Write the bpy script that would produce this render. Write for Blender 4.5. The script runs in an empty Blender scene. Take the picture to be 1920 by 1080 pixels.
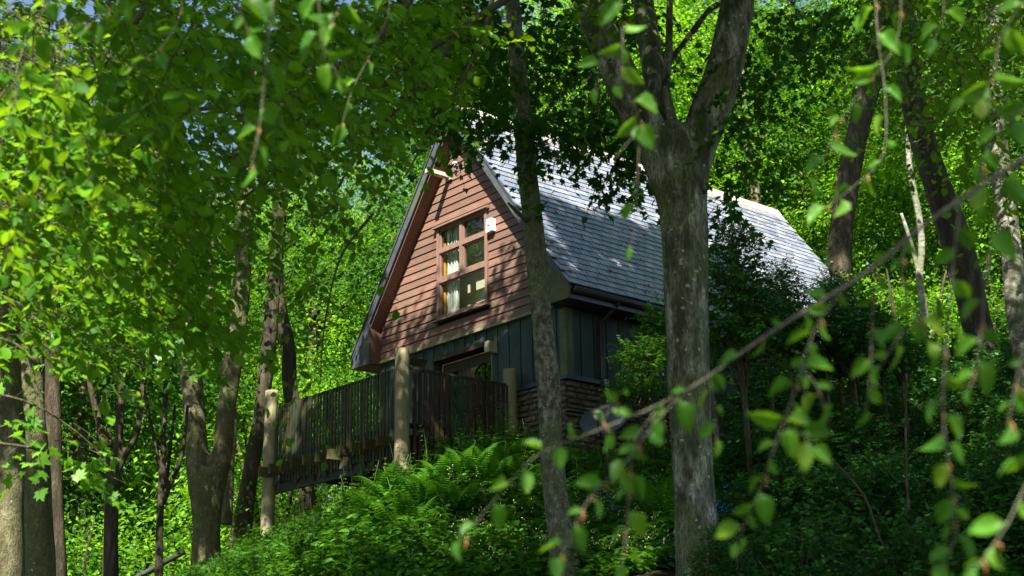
import bpy, math, random
import numpy as np
from mathutils import Vector, Matrix

rng = np.random.default_rng(11)
random.seed(11)
sc = bpy.context.scene
col = sc.collection

# ------------------------------------------------------------------ camera
CAM = np.array([17.3694, -13.8865, -5.9563])
YAW, PITCH, ROLL, FPX = -0.8519, 0.2953, -0.0179, 2668.4
_r0 = np.array([math.cos(YAW), -math.sin(YAW), 0.0])
FW = np.array([math.sin(YAW) * math.cos(PITCH), math.cos(YAW) * math.cos(PITCH), math.sin(PITCH)])
_u0 = np.cross(_r0, FW)
RT = math.cos(ROLL) * _r0 + math.sin(ROLL) * _u0
UP = -math.sin(ROLL) * _r0 + math.cos(ROLL) * _u0
FH = np.array([math.sin(YAW), math.cos(YAW), 0.0])
RH = np.array([math.cos(YAW), -math.sin(YAW), 0.0])
cam_d = bpy.data.cameras.new('camera')
cam_d.sensor_width = 36.0
cam_d.lens = FPX / 1920 * 36
cam_d.clip_end = 2000
cam_d.dof.use_dof = True
cam_d.dof.focus_distance = 21.0
cam_d.dof.aperture_fstop = 3.8
cam = bpy.data.objects.new('camera', cam_d)
col.objects.link(cam)
M = Matrix.Identity(4)
for i in range(3):
    M[i][0], M[i][1], M[i][2], M[i][3] = RT[i], UP[i], -FW[i], CAM[i]
cam.matrix_world = M
sc.camera = cam

# ------------------------------------------------------------------ light
SUN = np.array([0.362, -0.5, 0.68]); SUN /= np.linalg.norm(SUN)
LDIR = -SUN
world = bpy.data.worlds.new('World'); sc.world = world; world.use_nodes = True
wn = world.node_tree
sky = wn.nodes.new('ShaderNodeTexSky'); sky.sky_type = 'NISHITA'; sky.sun_disc = False
sky.sun_elevation = math.asin(SUN[2]); sky.sun_rotation = math.atan2(SUN[0], SUN[1])
wn.links.new(sky.outputs[0], wn.nodes['Background'].inputs[0])
wn.nodes['Background'].inputs[1].default_value = 0.05
sd = bpy.data.lights.new('sun', 'SUN'); sd.energy = 5.0; sd.angle = math.radians(0.53); sd.color = (1.0, 0.93, 0.80)
so = bpy.data.objects.new('sun', sd); col.objects.link(so)
so.rotation_euler = Vector(LDIR).to_track_quat('-Z', 'Y').to_euler(); so.location = (17, -20, 40)
sc.view_settings.view_transform = 'Standard'; sc.view_settings.look = 'None'
sc.view_settings.exposure = 2.1; sc.view_settings.gamma = 1.0
sc.render.engine = 'CYCLES'
sc.cycles.max_bounces = 7; sc.cycles.diffuse_bounces = 3; sc.cycles.glossy_bounces = 2
sc.cycles.transmission_bounces = 5; sc.cycles.transparent_max_bounces = 6
sc.cycles.use_denoising = True
sc.cycles.sample_clamp_indirect = 6.0

# ------------------------------------------------------------------ helpers
def at(px, py, s):
    d = FW * FPX + RT * (px - 960) - UP * (py - 540)
    return CAM + d * (s / (d @ FH))
def on_plane(px, py, ax, val):
    d = FW * FPX + RT * (px - 960) - UP * (py - 540)
    return CAM + d * ((val - CAM[ax]) / d[ax])
def world_sr(s, r, z=0.0):
    return np.array([CAM[0] + FH[0] * s + RH[0] * r, CAM[1] + FH[1] * s + RH[1] * r, z])
def ground_z(x, y):
    x = np.asarray(x, float); y = np.asarray(y, float)
    s = (x - CAM[0]) * FH[0] + (y - CAM[1]) * FH[1]
    r = (x - CAM[0]) * RH[0] + (y - CAM[1]) * RH[1]
    b = np.interp(s, [-60, 0, 8, 13, 15, 17, 19, 20.5, 22, 26, 34, 60, 150, 400],
                  [-11, -7.55, -6.5, -5.25, -4.6, -3.85, -2.98, -2.35, -2.0, -1.55, -0.9, 3, 14, 30])
    d = np.interp(r, [-60, -14, -8, -5, -3.85, -2, -1, 2, 6, 12, 40],
                  [6.0, 4.8, 3.4, 2.0, 1.45, .45, .05, 0, -.6, -1.7, -5])
    w = np.clip((s - 6) / 12, 0, 1); w = w * w * (3 - 2 * w)
    n = .10 * np.sin(1.3 * x + .7 * y) + .07 * np.sin(2.9 * y - 1.1 * x) + .04 * np.sin(5.1 * x + 3.3 * y)
    return b - d * w + n
def mesh_np(name, V, Fc, smooth=False):
    """V (n,3); Fc list of faces or (m,3)/(m,4) int array"""
    me = bpy.data.meshes.new(name)
    V = np.asarray(V, np.float32)
    if isinstance(Fc, np.ndarray):
        k = Fc.shape[1]; m = Fc.shape[0]
        me.vertices.add(len(V)); me.vertices.foreach_set('co', V.ravel())
        me.loops.add(m * k); me.loops.foreach_set('vertex_index', Fc.astype(np.int32).ravel())
        me.polygons.add(m); me.polygons.foreach_set('loop_start', np.arange(0, m * k, k, dtype=np.int32))
        me.update(calc_edges=True); me.validate(verbose=False)
    else:
        me.from_pydata(V.tolist(), [], [list(map(int, f)) for f in Fc]); me.update()
    if smooth:
        me.polygons.foreach_set('use_smooth', np.ones(len(me.polygons), bool))
    return me
def ob(name, me, mat=None, parent=None, label=None, cat=None, group=None, kind=None, loc=None):
    o = bpy.data.objects.new(name, me); col.objects.link(o)
    if me is not None and mat is not None and len(me.materials) == 0:
        me.materials.append(mat)
    if parent is not None: o.parent = parent
    if loc is not None: o.location = [float(v) for v in loc]
    if label: o['label'] = label
    if cat: o['category'] = cat
    if group: o['group'] = group
    if kind: o['kind'] = kind
    return o
def thing(name, label, cat, loc=(0, 0, 0), group=None, kind=None):
    return ob(name, None, None, None, label, cat, group, kind, loc)
class MB:
    def __init__(s): s.v = []; s.f = []
    def add(s, V, F):
        n = len(s.v); s.v += [tuple(map(float, v)) for v in V]; s.f += [tuple(i + n for i in f) for f in F]; return s
    def box(s, x0, x1, y0, y1, z0, z1):
        return s.add([(x0, y0, z0), (x1, y0, z0), (x1, y1, z0), (x0, y1, z0), (x0, y0, z1), (x1, y0, z1), (x1, y1, z1), (x0, y1, z1)],
                     [(0, 3, 2, 1), (4, 5, 6, 7), (0, 1, 5, 4), (1, 2, 6, 5), (2, 3, 7, 6), (3, 0, 4, 7)])
    def prism(s, poly, a0, a1, ax='y'):
        """poly of 2D points; ax='y': (x,z) extruded in y; 'x': (y,z) in x; 'z': (x,y) in z"""
        n = len(poly)
        def P(p, a): return {'y': (p[0], a, p[1]), 'x': (a, p[0], p[1]), 'z': (p[0], p[1], a)}[ax]
        V = [P(p, a0) for p in poly] + [P(p, a1) for p in poly]
        F = [tuple(range(n)), tuple(range(2 * n - 1, n - 1, -1))] + [(i, i + n, (i + 1) % n + n, (i + 1) % n) for i in range(n)]
        return s.add(V, F)
    def tube(s, path, radii, seg=10, cap=True):
        V, F = tube_np(path, radii, seg, 1, cap=cap); return s.add(V, F)
    def mesh(s, name, smooth=False, fix=True):
        me = mesh_np(name, np.array(s.v), s.f, smooth)
        if fix:
            import bmesh
            bm = bmesh.new(); bm.from_mesh(me); bmesh.ops.recalc_face_normals(bm, faces=bm.faces); bm.to_mesh(me); bm.free()
        return me
def catmull(P, res):
    P = np.asarray(P, float)
    if len(P) < 3 or res <= 1: return P
    Q = np.vstack([2 * P[0] - P[1], P, 2 * P[-1] - P[-2]]); out = []
    t = np.linspace(0, 1, res, endpoint=False)[:, None]
    for i in range(len(P) - 1):
        a, b, c, d = Q[i:i + 4]
        out.append(.5 * (2 * b + (c - a) * t + (2 * a - 5 * b + 4 * c - d) * t ** 2 + (3 * b - a - 3 * c + d) * t ** 3))
    return np.vstack(out + [P[-1:]])
def tube_np(path, radii, seg=12, res=6, bump=0.0, cap=True, seed=0):
    P = catmull(np.asarray(path, float), res)
    R = catmull(np.stack([radii, np.zeros(len(radii)), np.zeros(len(radii))], 1), res)[:, 0]
    n = len(P); T = np.gradient(P, axis=0); T /= np.linalg.norm(T, axis=1)[:, None] + 1e-9
    ref = np.array([1, 0, 0.]) if abs(T[0][0]) < .8 else np.array([0, 1, 0.])
    a = np.linspace(0, 2 * math.pi, seg, endpoint=False); V = []
    g = np.random.default_rng(seed); ph = g.uniform(0, 6.28, 6)
    u = np.cross(T[0], ref); u /= np.linalg.norm(u)
    for i in range(n):
        u = u - T[i] * (u @ T[i]); u /= np.linalg.norm(u); w = np.cross(T[i], u)
        k = np.ones(seg)
        if bump:
            z = i * .45
            k += bump * (np.sin(2 * a + ph[0] + .5 * z) * .5 + np.sin(3 * a + ph[1] - .37 * z) * .45 + np.sin(5 * a + ph[2] + .8 * z) * .25 + np.sin(z * .9 + ph[3]) * .35 + np.sin(7 * a + ph[4] - 1.3 * z) * .18)
        V.append(P[i] + R[i] * (k * np.cos(a))[:, None] * u + R[i] * (k * np.sin(a))[:, None] * w)
    V = np.vstack(V); F = []
    for i in range(n - 1):
        for j in range(seg):
            F.append((i * seg + j, i * seg + (j + 1) % seg, (i + 1) * seg + (j + 1) % seg, (i + 1) * seg + j))
    if cap:
        F.append(tuple(range(seg - 1, -1, -1))); F.append(tuple((n - 1) * seg + j for j in range(seg)))
    return V, F

# ------------------------------------------------------------------ materials
class NT:
    def __init__(s, name):
        s.m = bpy.data.materials.new(name); s.m.use_nodes = True; s.t = s.m.node_tree
        s.b = s.t.nodes['Principled BSDF']; s.out = s.t.nodes['Material Output']
    def n(s, typ, **kw):
        nd = s.t.nodes.new('ShaderNode' + typ)
        for k, v in kw.items():
            if isinstance(k, str) and hasattr(nd, k): setattr(nd, k, v)
            else: nd.inputs[k].default_value = v
        return nd
    def l(s, a, b): s.t.links.new(a, b)
    def coord(s, scale=(1, 1, 1), out='Object'):
        tc = s.n('TexCoord'); mp = s.n('Mapping'); mp.inputs['Scale'].default_value = scale
        s.l(tc.outputs[out], mp.inputs['Vector']); return mp.outputs[0]
    def noise(s, vec, scale, detail=4, rough=.55):
        nd = s.n('TexNoise'); nd.inputs['Scale'].default_value = scale; nd.inputs['Detail'].default_value = detail
        nd.inputs['Roughness'].default_value = rough; s.l(vec, nd.inputs['Vector']); return nd.outputs['Fac']
    def ramp(s, fac, stops):
        nd = s.n('ValToRGB'); e = nd.color_ramp.elements
        while len(e) < len(stops): e.new(.5)
        for q, (p, c) in zip(e, stops): q.position = p; q.color = (*c, 1) if len(c) == 3 else c
        s.l(fac, nd.inputs[0]); return nd.outputs[0]
    def mix(s, fac, a, b, typ='MIX'):
        nd = s.n('MixRGB'); nd.blend_type = typ
        for i, v in ((0, fac), (1, a), (2, b)):
            if hasattr(v, 'links') or hasattr(v, 'is_output'): s.l(v, nd.inputs[i])
            else: nd.inputs[i].default_value = v if i == 0 else (*v, 1)
        return nd.outputs[0]
    def bump(s, h, strength=.4, dist=.02):
        nd = s.n('Bump'); nd.inputs['Strength'].default_value = strength; nd.inputs['Distance'].default_value = dist
        s.l(h, nd.inputs['Height']); s.l(nd.outputs[0], s.b.inputs['Normal'])
    def col(s, c):
        if hasattr(c, 'links'): s.l(c, s.b.inputs['Base Color'])
        else: s.b.inputs['Base Color'].default_value = (*c, 1)
    def rough(s, v, spec=.5):
        s.b.inputs['Roughness'].default_value = v; s.b.inputs['Specular IOR Level'].default_value = spec

def leaf_mat(name, stops, trans, tmix=.4, rough=.42, spec=.35):
    t = NT(name)
    g = t.n('NewGeometry'); oi = t.n('ObjectInfo')
    ad = t.n('Math', operation='ADD'); t.l(g.outputs['Random Per Island'], ad.inputs[0]); t.l(oi.outputs['Random'], ad.inputs[1])
    fr = t.n('Math', operation='FRACT'); t.l(ad.outputs[0], fr.inputs[0])
    c = t.ramp(fr.outputs[0], [(q, tuple(1.15 * v for v in cc)) if max(cc) < .4 else (q, cc) for q, cc in stops])
    tmix *= 1.05
    t.col(c); t.rough(rough, spec)
    tr = t.n('BsdfTranslucent'); t.l(t.mix(.7, c, trans), tr.inputs[0])
    mx = t.n('MixShader'); mx.inputs[0].default_value = tmix
    t.l(t.b.outputs[0], mx.inputs[1]); t.l(tr.outputs[0], mx.inputs[2]); t.l(mx.outputs[0], t.out.inputs[0])
    return t.m
L_BEECH = leaf_mat('beech_leaf', [(0, (.014, .062, .003)), (.55, (.036, .120, .005)), (1, (.095, .240, .010))], (.32, .58, .008), .42, .5, .10)
L_SYC = leaf_mat('sycamore_leaf_shaded', [(0, (.009, .045, .005)), (.6, (.018, .072, .006)), (1, (.038, .110, .008))], (.08, .24, .006), .32, .5, .10)  # leaf colour lowered to deepen the shade of the overhead mass
L_SYCL = leaf_mat('sycamore_leaf_young', [(0, (.045, .145, .010)), (.6, (.07, .20, .014)), (1, (.11, .26, .02))], (.22, .50, .015), .42)
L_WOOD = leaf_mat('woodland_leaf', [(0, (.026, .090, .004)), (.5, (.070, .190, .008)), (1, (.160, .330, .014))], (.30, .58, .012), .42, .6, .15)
L_WOODD = leaf_mat('woodland_leaf_deep_shaded', [(0, (.010, .046, .005)), (.5, (.022, .080, .007)), (1, (.045, .125, .010))], (.09, .26, .008), .38, .6, .15)  # deep green, darkened further to paint shadow pockets into the wood
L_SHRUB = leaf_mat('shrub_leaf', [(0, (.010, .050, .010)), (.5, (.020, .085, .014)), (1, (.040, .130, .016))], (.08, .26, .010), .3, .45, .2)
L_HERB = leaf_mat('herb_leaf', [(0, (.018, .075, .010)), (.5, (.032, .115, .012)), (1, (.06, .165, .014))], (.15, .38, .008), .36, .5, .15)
L_FERN = leaf_mat('fern_leaf', [(0, (.030, .120, .010)), (1, (.055, .175, .012))], (.15, .40, .012), .38, .5, .3)
L_GRASS = leaf_mat('grass_blade', [(0, (.020, .080, .007)), (.8, (.042, .125, .010)), (1, (.16, .17, .05))], (.18, .40, .012), .36, .5, .3)
L_FLOW = leaf_mat('pale_flower', [(0, (.70, .66, .30)), (1, (.80, .76, .45))], (.7, .66, .3), .3)
L_BLUE = leaf_mat('blue_flower', [(0, (.03, .10, .70)), (1, (.06, .16, .80))], (.05, .1, .7), .2)
L_BRACT = leaf_mat('brown_bract', [(0, (.22, .11, .03)), (1, (.34, .17, .05))], (.3, .15, .04), .25)

def near_leaf():
    t = NT('near_beech_leaf'); v = t.coord(); sx = t.n('SeparateXYZ'); t.l(v, sx.inputs[0])
    ab = t.n('Math', operation='ABSOLUTE'); t.l(sx.outputs[0], ab.inputs[0])
    m1 = t.n('Math', operation='MULTIPLY_ADD'); t.l(ab.outputs[0], m1.inputs[0]); m1.inputs[1].default_value = -.75; t.l(sx.outputs[1], m1.inputs[2])
    m2 = t.n('Math', operation='MULTIPLY'); t.l(m1.outputs[0], m2.inputs[0]); m2.inputs[1].default_value = 62.0
    sn = t.n('Math', operation='SINE'); t.l(m2.outputs[0], sn.inputs[0])
    mid = t.n('Math', operation='LESS_THAN'); t.l(ab.outputs[0], mid.inputs[0]); mid.inputs[1].default_value = .014
    mxv = t.n('Math', operation='MAXIMUM'); t.l(t.ramp(sn.outputs[0], [(.86, (0, 0, 0)), (1, (.6, .6, .6))]), mxv.inputs[0]); t.l(mid.outputs[0], mxv.inputs[1])
    oi = t.n('ObjectInfo'); c = t.ramp(oi.outputs['Random'], [(0, (.030, .125, .010)), (.35, (.050, .180, .010)), (.7, (.078, .230, .012)), (.9, (.12, .29, .014)), (1, (.18, .24, .02))])
    n = t.noise(v, 3.5, 4, .6); c = t.mix(t.ramp(n, [(.35, (0, 0, 0)), (.7, (.5, .5, .5))]), c, (.045, .150, .018))
    ve = t.n('Math', operation='MULTIPLY'); t.l(mxv.outputs[0], ve.inputs[0]); ve.inputs[1].default_value = .45
    c = t.mix(ve.outputs[0], c, (.15, .28, .05))
    n2 = t.noise(v, 6.0, 3, .5); c = t.mix(t.ramp(n2, [(.66, (0, 0, 0)), (.72, (.8, .8, .8))]), c, (.20, .11, .035))
    t.col(c); t.rough(.42, .22)
    tr = t.n('BsdfTranslucent'); t.l(t.mix(.6, c, (.28, .58, .008)), tr.inputs[0]); mx = t.n('MixShader'); mx.inputs[0].default_value = .45
    t.l(t.b.outputs[0], mx.inputs[1]); t.l(tr.outputs[0], mx.inputs[2]); t.l(mx.outputs[0], t.out.inputs[0]); return t.m
L_FG = near_leaf()
def bark(name, c0, c1, c2, lichen=.5, scale=1., bump=.5, vert=3.0, spots=True):
    t = NT(name)
    v = t.coord((1, 1, 1 / vert)); v1 = t.coord((1, 1, 1))
    n1 = t.noise(v, 9 * scale, 6, .6); n2 = t.noise(v1, 2.2, 3); n3 = t.noise(v, 55 * scale, 4, .7)
    c = t.ramp(n1, [(.40, c0), (.52, c1), (.64, c2)])
    c = t.mix(t.ramp(n2, [(.42, (0, 0, 0)), (.6, (.7, .7, .7))]), c, tuple(np.array(c1) * np.array([.62, .82, .42])))
    c = t.mix(t.ramp(n3, [(.46, (0, 0, 0)), (.62, (.7, .7, .7))]), c, tuple(np.array(c0) * .55))
    if spots:
        vo = t.n('TexVoronoi'); vo.inputs['Scale'].default_value = 11 * scale
        wv = t.n('MixRGB'); wv.inputs[0].default_value = .06; t.l(v1, wv.inputs[1])
        nn = t.n('TexNoise'); nn.inputs['Scale'].default_value = 14; t.l(v1, nn.inputs['Vector']); t.l(nn.outputs['Color'], wv.inputs[2])
        t.l(wv.outputs[0], vo.inputs['Vector'])
        big = t.noise(v1, 3.1, 2)
        th = t.n('Math', operation='MULTIPLY'); t.l(big, th.inputs[0]); th.inputs[1].default_value = .30 * lichen * 2
        lt = t.n('Math', operation='LESS_THAN'); t.l(vo.outputs['Distance'], lt.inputs[0]); t.l(th.outputs[0], lt.inputs[1])
        m = t.n('Math', operation='MULTIPLY'); t.l(lt.outputs[0], m.inputs[0]); m.inputs[1].default_value = .62
        c = t.mix(m.outputs[0], c, (.46, .50, .42))
    t.col(c); t.rough(.85, .2)
    a = t.n('Math', operation='ADD'); t.l(n1, a.inputs[0]); t.l(n3, a.inputs[1])
    t.bump(a.outputs[0], bump, .03)
    return t.m
B_BIG = bark('bark_sycamore', (.055, .054, .036), (.185, .19, .14), (.42, .43, .36), .5, .9, .9, 3.2)
B_SLIM = bark('bark_speckled', (.09, .085, .065), (.24, .235, .18), (.42, .42, .36), .6, 1.9, 1.0, 1.6)
B_BEECH = bark('bark_beech', (.075, .068, .036), (.135, .126, .070), (.21, .20, .13), .25, 1.0, .9, 1.8)
B_DARK = bark('bark_rough', (.030, .024, .016), (.060, .048, .032), (.10, .085, .06), .1, 1.3, 1.0, 5.0, False)
B_PALE = bark('bark_pale', (.10, .095, .075), (.20, .195, .16), (.33, .32, .28), .4, .9, .35, .6)
B_TWIG = bark('bark_twig', (.05, .040, .028), (.085, .07, .05), (.13, .11, .085), .1, 4, .3, 2.0, False)
B_STEM = bark('bark_grey_twig', (.12, .105, .085), (.19, .17, .14), (.28, .26, .22), .1, 8, .3, 2.0, False)

def wood(name, c0, c1, axis='z', rough=.7, stain=None, per=.35, spec=.3, bumpv=.25):
    t = NT(name)
    sc3 = {'z': (14, 14, 1.0), 'x': (1.0, 14, 14), 'y': (14, 1.0, 14)}[axis]
    v = t.coord(sc3); v1 = t.coord()
    n1 = t.noise(v, 3.2, 6, .65)
    c = t.ramp(n1, [(.3, c0), (.7, c1)])
    oi = t.n('ObjectInfo')
    hsv = t.n('HueSaturation'); t.l(c, hsv.inputs['Color'])
    mr = t.n('MapRange'); mr.inputs[3].default_value = 1 - per; mr.inputs[4].default_value = 1 + per
    t.l(oi.outputs['Random'], mr.inputs[0]); t.l(mr.outputs[0], hsv.inputs['Value']); c = hsv.outputs[0]
    if stain:
        n2 = t.noise(v1, 2.6, 5, .6)
        c = t.mix(t.ramp(n2, [(.48, (0, 0, 0)), (.72, (.8, .8, .8))]), c, stain)
    t.col(c); t.rough(rough, spec); t.bump(n1, bumpv, .008)
    return t.m
W_BROWN = wood('brown_stained_board', (.085, .044, .031), (.170, .096, .072), 'x', .62, (.105, .078, .056), .26)
W_BROWNP = wood('brown_painted_trim', (.12, .058, .042), (.17, .088, .066), 'y', .6, None, .05)
W_FRAME = wood('brown_window_timber', (.125, .072, .056), (.20, .125, .10), 'z', .5, None, .06)
W_GREEN = wood('dark_green_board', (.014, .026, .024), (.030, .050, .046), 'z', .6, (.045, .060, .050), .3)
W_TRIM = wood('weathered_green_trim', (.10, .12, .055), (.17, .18, .10), 'x', .75, (.20, .19, .13), .1)
W_POST = wood('weathered_round_post', (.14, .12, .070), (.24, .21, .135), 'z', .85, (.13, .16, .06), .08, .2, .5)
W_SLATG = wood('green_batten', (.008, .020, .011), (.020, .038, .020), 'z', .65, (.05, .065, .025), .35)
W_SLATB = wood('brown_batten', (.022, .0115, .006), (.044, .023, .012), 'z', .6, (.035, .032, .014), .3)
W_BEAM = wood('dark_beam_timber', (.016, .018, .016), (.034, .036, .030), 'x', .7, (.04, .05, .025), .1)
W_JOIST = wood('mossy_joist_timber', (.034, .030, .013), (.066, .058, .026), 'y', .8, (.09, .11, .02), .25)
W_DOOR = wood('shaded_door_timber', (.018, .011, .008), (.032, .021, .015), 'z', .45, None, .05)  # darkened to put the recess shadow into the door colour
W_LINT = wood('pale_block_timber', (.30, .27, .17), (.42, .38, .26), 'z', .8, (.25, .26, .14), .05)

def simple(name, c, rough=.6, spec=.4, noise=.15, nscale=8, metal=0.):
    t = NT(name); v = t.coord(); n = t.noise(v, nscale, 5, .6)
    t.col(t.mix(t.ramp(n, [(.3, (0, 0, 0)), (.7, (1, 1, 1))]), tuple(np.array(c) * (1 - noise)), tuple(np.array(c) * (1 + noise))))
    t.rough(rough, spec); t.b.inputs['Metallic'].default_value = metal; t.bump(n, .08, .01); return t.m
def slate_mat():
    t = NT('blue_grey_slate'); v = t.coord(out='Object'); oi = t.n('ObjectInfo'); g = t.n('NewGeometry')
    ad = t.n('Math', operation='ADD'); t.l(oi.outputs['Random'], ad.inputs[0]); t.l(g.outputs['Random Per Island'], ad.inputs[1])
    fr = t.n('Math', operation='FRACT'); t.l(ad.outputs[0], fr.inputs[0])
    c = t.ramp(fr.outputs[0], [(0, (.095, .122, .182)), (.5, (.140, .170, .232)), (1, (.215, .240, .295))])
    tc = t.n('NewGeometry'); n = t.noise(tc.outputs['Position'], 3.2, 6, .7); n2 = t.noise(tc.outputs['Position'], 16, 4, .7)
    c = t.mix(t.ramp(n, [(.55, (0, 0, 0)), (.72, (.55, .55, .55))]), c, (.24, .23, .20))
    c = t.mix(t.ramp(n2, [(.56, (0, 0, 0)), (.68, (.75, .75, .75))]), c, (.32, .19, .085))
    t.col(c); t.rough(.36, .65); t.bump(n2, .15, .006); return t.m
SLATE = slate_mat()
def lead_mat():
    t = NT('grey_bargeboard'); g = t.n('NewGeometry'); v = t.coord((1, 1, .5)); n = t.noise(g.outputs['Position'], 7, 6, .7); n2 = t.noise(g.outputs['Position'], 1.6, 4, .6)
    c = t.ramp(n, [(.3, (.026, .030, .038)), (.7, (.062, .068, .082))])
    c = t.mix(t.ramp(n2, [(.5, (0, 0, 0)), (.65, (.7, .7, .7))]), c, (.070, .085, .045))
    t.col(c); t.rough(.55, .4); t.bump(n, .3, .01); return t.m
LEAD = lead_mat()
ALGAE = wood('algae_stained_panel', (.050, .060, .030), (.10, .115, .045), 'x', .7, (.035, .042, .036), .05)
BLACKP = simple('black_gutter_plastic', (.018, .020, .022), .35, .5)
GREYP = simple('grey_pipe_plastic', (.30, .31, .32), .4, .5, .08)
WHITEP = simple('white_plastic', (.78, .77, .72), .4, .5, .05)
OFFW = simple('dirty_white_paint', (.42, .39, .33), .6, .3, .35, 14)
DISHM = simple('dark_grey_dish', (.040, .048, .056), .4, .5, .12)
LEDGE = simple('blue_black_ledge', (.030, .040, .058), .5, .5, .2)
PLASTER = simple('cream_plaster', (.50, .43, .33), .9, .2, .2, 60)
DARKIN = simple('interior_floor', (.10, .07, .05), .8, .2)
CURT = leaf_mat('white_curtain', [(0, (.80, .80, .78)), (1, (.82, .82, .80))], (.8, .8, .78), .35, .9, .1)
YELL = simple('ochre_edge', (.38, .28, .05), .6, .3)
MORTAR = simple('dark_mortar', (.075, .065, .05), .95, .1, .3, 20)
MOSSR = simple('rusty_moss', (.22, .075, .035), .95, .1, .45, 9)
MOSSY = simple('ochre_moss', (.34, .24, .06), .95, .1, .4, 9)
def stone_mat():
    t = NT('rubble_stone'); v = t.coord(); oi = t.n('ObjectInfo'); n = t.noise(v, 9, 7, .7)
    c = t.ramp(oi.outputs['Random'], [(0, (.10, .082, .055)), (.4, (.17, .135, .085)), (.7, (.13, .115, .09)), (1, (.21, .165, .10))])
    c = t.mix(t.ramp(n, [(.35, (0, 0, 0)), (.75, (.8, .8, .8))]), c, (.075, .072, .045), 'MIX'); t.col(c); t.rough(.9, .2); t.bump(n, .7, .03); return t.m
STONE = stone_mat()
def glass_mat():
    t = NT('window_glass'); tr = t.n('BsdfTransparent'); gl = t.n('BsdfGlossy'); gl.inputs['Roughness'].default_value = .01
    tr.inputs[0].default_value = (.86, .9, .88, 1)
    fr = t.n('Fresnel'); fr.inputs[0].default_value = 1.85
    ge = t.n('NewGeometry'); iv = t.n('Math', operation='SUBTRACT'); iv.inputs[0].default_value = 1.0; t.l(ge.outputs['Backfacing'], iv.inputs[1])
    mu = t.n('Math', operation='MULTIPLY'); t.l(fr.outputs[0], mu.inputs[0]); t.l(iv.outputs[0], mu.inputs[1])
    mx = t.n('MixShader'); t.l(mu.outputs[0], mx.inputs[0]); t.l(tr.outputs[0], mx.inputs[1]); t.l(gl.outputs[0], mx.inputs[2]); t.l(mx.outputs[0], t.out.inputs[0]); return t.m
GLASS = glass_mat()
def soil_mat():
    t = NT('woodland_floor'); v = t.coord(); n = t.noise(v, 1.3, 8, .7); n2 = t.noise(v, 26, 5, .75)
    c = t.ramp(n2, [(.3, (.012, .010, .007)), (.55, (.035, .026, .016)), (.8, (.075, .05, .028))])
    c = t.mix(t.ramp(n, [(.42, (0, 0, 0)), (.62, (.8, .8, .8))]), c, (.018, .036, .009)); t.col(c); t.rough(.95, .1); t.bump(n2, .8, .05); return t.m
SOIL = soil_mat()

# ------------------------------------------------------------------ leaf templates and batches
def strip_tpl(ys, ws, fold=.10, droop=.12, wave=0.):
    V = []; idx = []; F = []
    for k, (y, w) in enumerate(zip(ys, ws)):
        z = -droop * y * y
        if w == 0: idx.append((len(V),) * 3); V.append((0, y, z))
        else:
            zz = z + fold * w + wave * math.sin(k * 2.1)
            i = len(V); idx.append((i, i + 1, i + 2)); V += [(-w, y, zz), (0, y, z), (w, y + .0, zz)]
    for a, b in zip(idx[:-1], idx[1:]):
        for q in ((0, 1), (1, 2)):
            f = [a[q[0]], a[q[1]], b[q[1]], b[q[0]]]; f = list(dict.fromkeys(f))
            if len(f) == 3: F.append(f)
            elif len(f) == 4: F += [[f[0], f[1], f[2]], [f[0], f[2], f[3]]]
    return np.array(V, float), np.array(F, int)
T_RHOMB = (np.array([(0, 0, 0), (.30, .45, .06), (0, 1, -.08), (-.30, .45, .06)], float), np.array([(0, 1, 2), (0, 2, 3)]))
T_BEECH = strip_tpl([0, .22, .52, .8, 1], [0, .25, .31, .2, 0], .25, .16)
T_HERB = strip_tpl([0, .28, .66, 1], [0, .21, .18, 0], .35, .30)
T_MID = strip_tpl([0, .5, 1], [0, .33, 0], .25, .15)
T_LONG = strip_tpl([0, .3, .7, 1], [0, .05, .04, 0], .3, .35)
T_GRASS = (np.array([(-.012, 0, 0), (.012, 0, 0), (.008, .55, -.06), (-.008, .55, -.06), (0, 1, -.25)], float), np.array([(0, 1, 2), (0, 2, 3), (3, 2, 4)]))
def hi_tpl():
    ys = [0, .05, .14, .26, .38, .5, .62, .74, .85, .94, 1]; ws = [0, .09, .205, .275, .305, .305, .275, .215, .13, .05, 0]
    V = []; idx = []; F = []
    for k, (y, w) in enumerate(zip(ys, ws)):
        z = -.20 * y * y + .02 * math.sin(9 * y)
        if w == 0: idx.append(None); V.append((0, y, z)); idx[-1] = [len(V) - 1] * 5
        else:
            i = len(V); se = .024 if k % 2 else -.016
            V += [(-w - se, y + .03, z + .22 * w + .02 * math.sin(5 * k)), (-w * .5, y + .015, z + .13 * w), (0, y, z), (w * .5, y + .015, z + .13 * w), (w + se, y + .03, z + .22 * w + .02 * math.cos(4 * k))]
            idx.append([i, i + 1, i + 2, i + 3, i + 4])
    for a, b in zip(idx[:-1], idx[1:]):
        for q in range(4):
            f = list(dict.fromkeys([a[q], a[q + 1], b[q + 1], b[q]]))
            if len(f) == 3: F.append(f)
            elif len(f) == 4: F += [[f[0], f[1], f[2]], [f[0], f[2], f[3]]]
    return np.array(V, float), np.array(F, int)
T_HI = hi_tpl()
def maple_tpl():
    half = [(.05, .10), (.22, .00), (.40, .03), (.34, .16), (.60, .30), (.47, .37), (.40, .42), (.50, .66), (.33, .60), (.21, .56), (.15, .76)]
    out = [(0, .12)] + half + [(0, 1.)] + [(-x, y) for x, y in half[::-1]]
    V = [(0, .34, .03)] + [(x, y, .10 * abs(x) - .22 * max(0, y - .3) ** 2 - .18 * x * x) for x, y in out]
    n = len(out); F = [(0, 1 + i, 1 + (i + 1) % n) for i in range(n)]
    return np.array(V, float), np.array(F, int)
T_MAPLE = maple_tpl()
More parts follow.
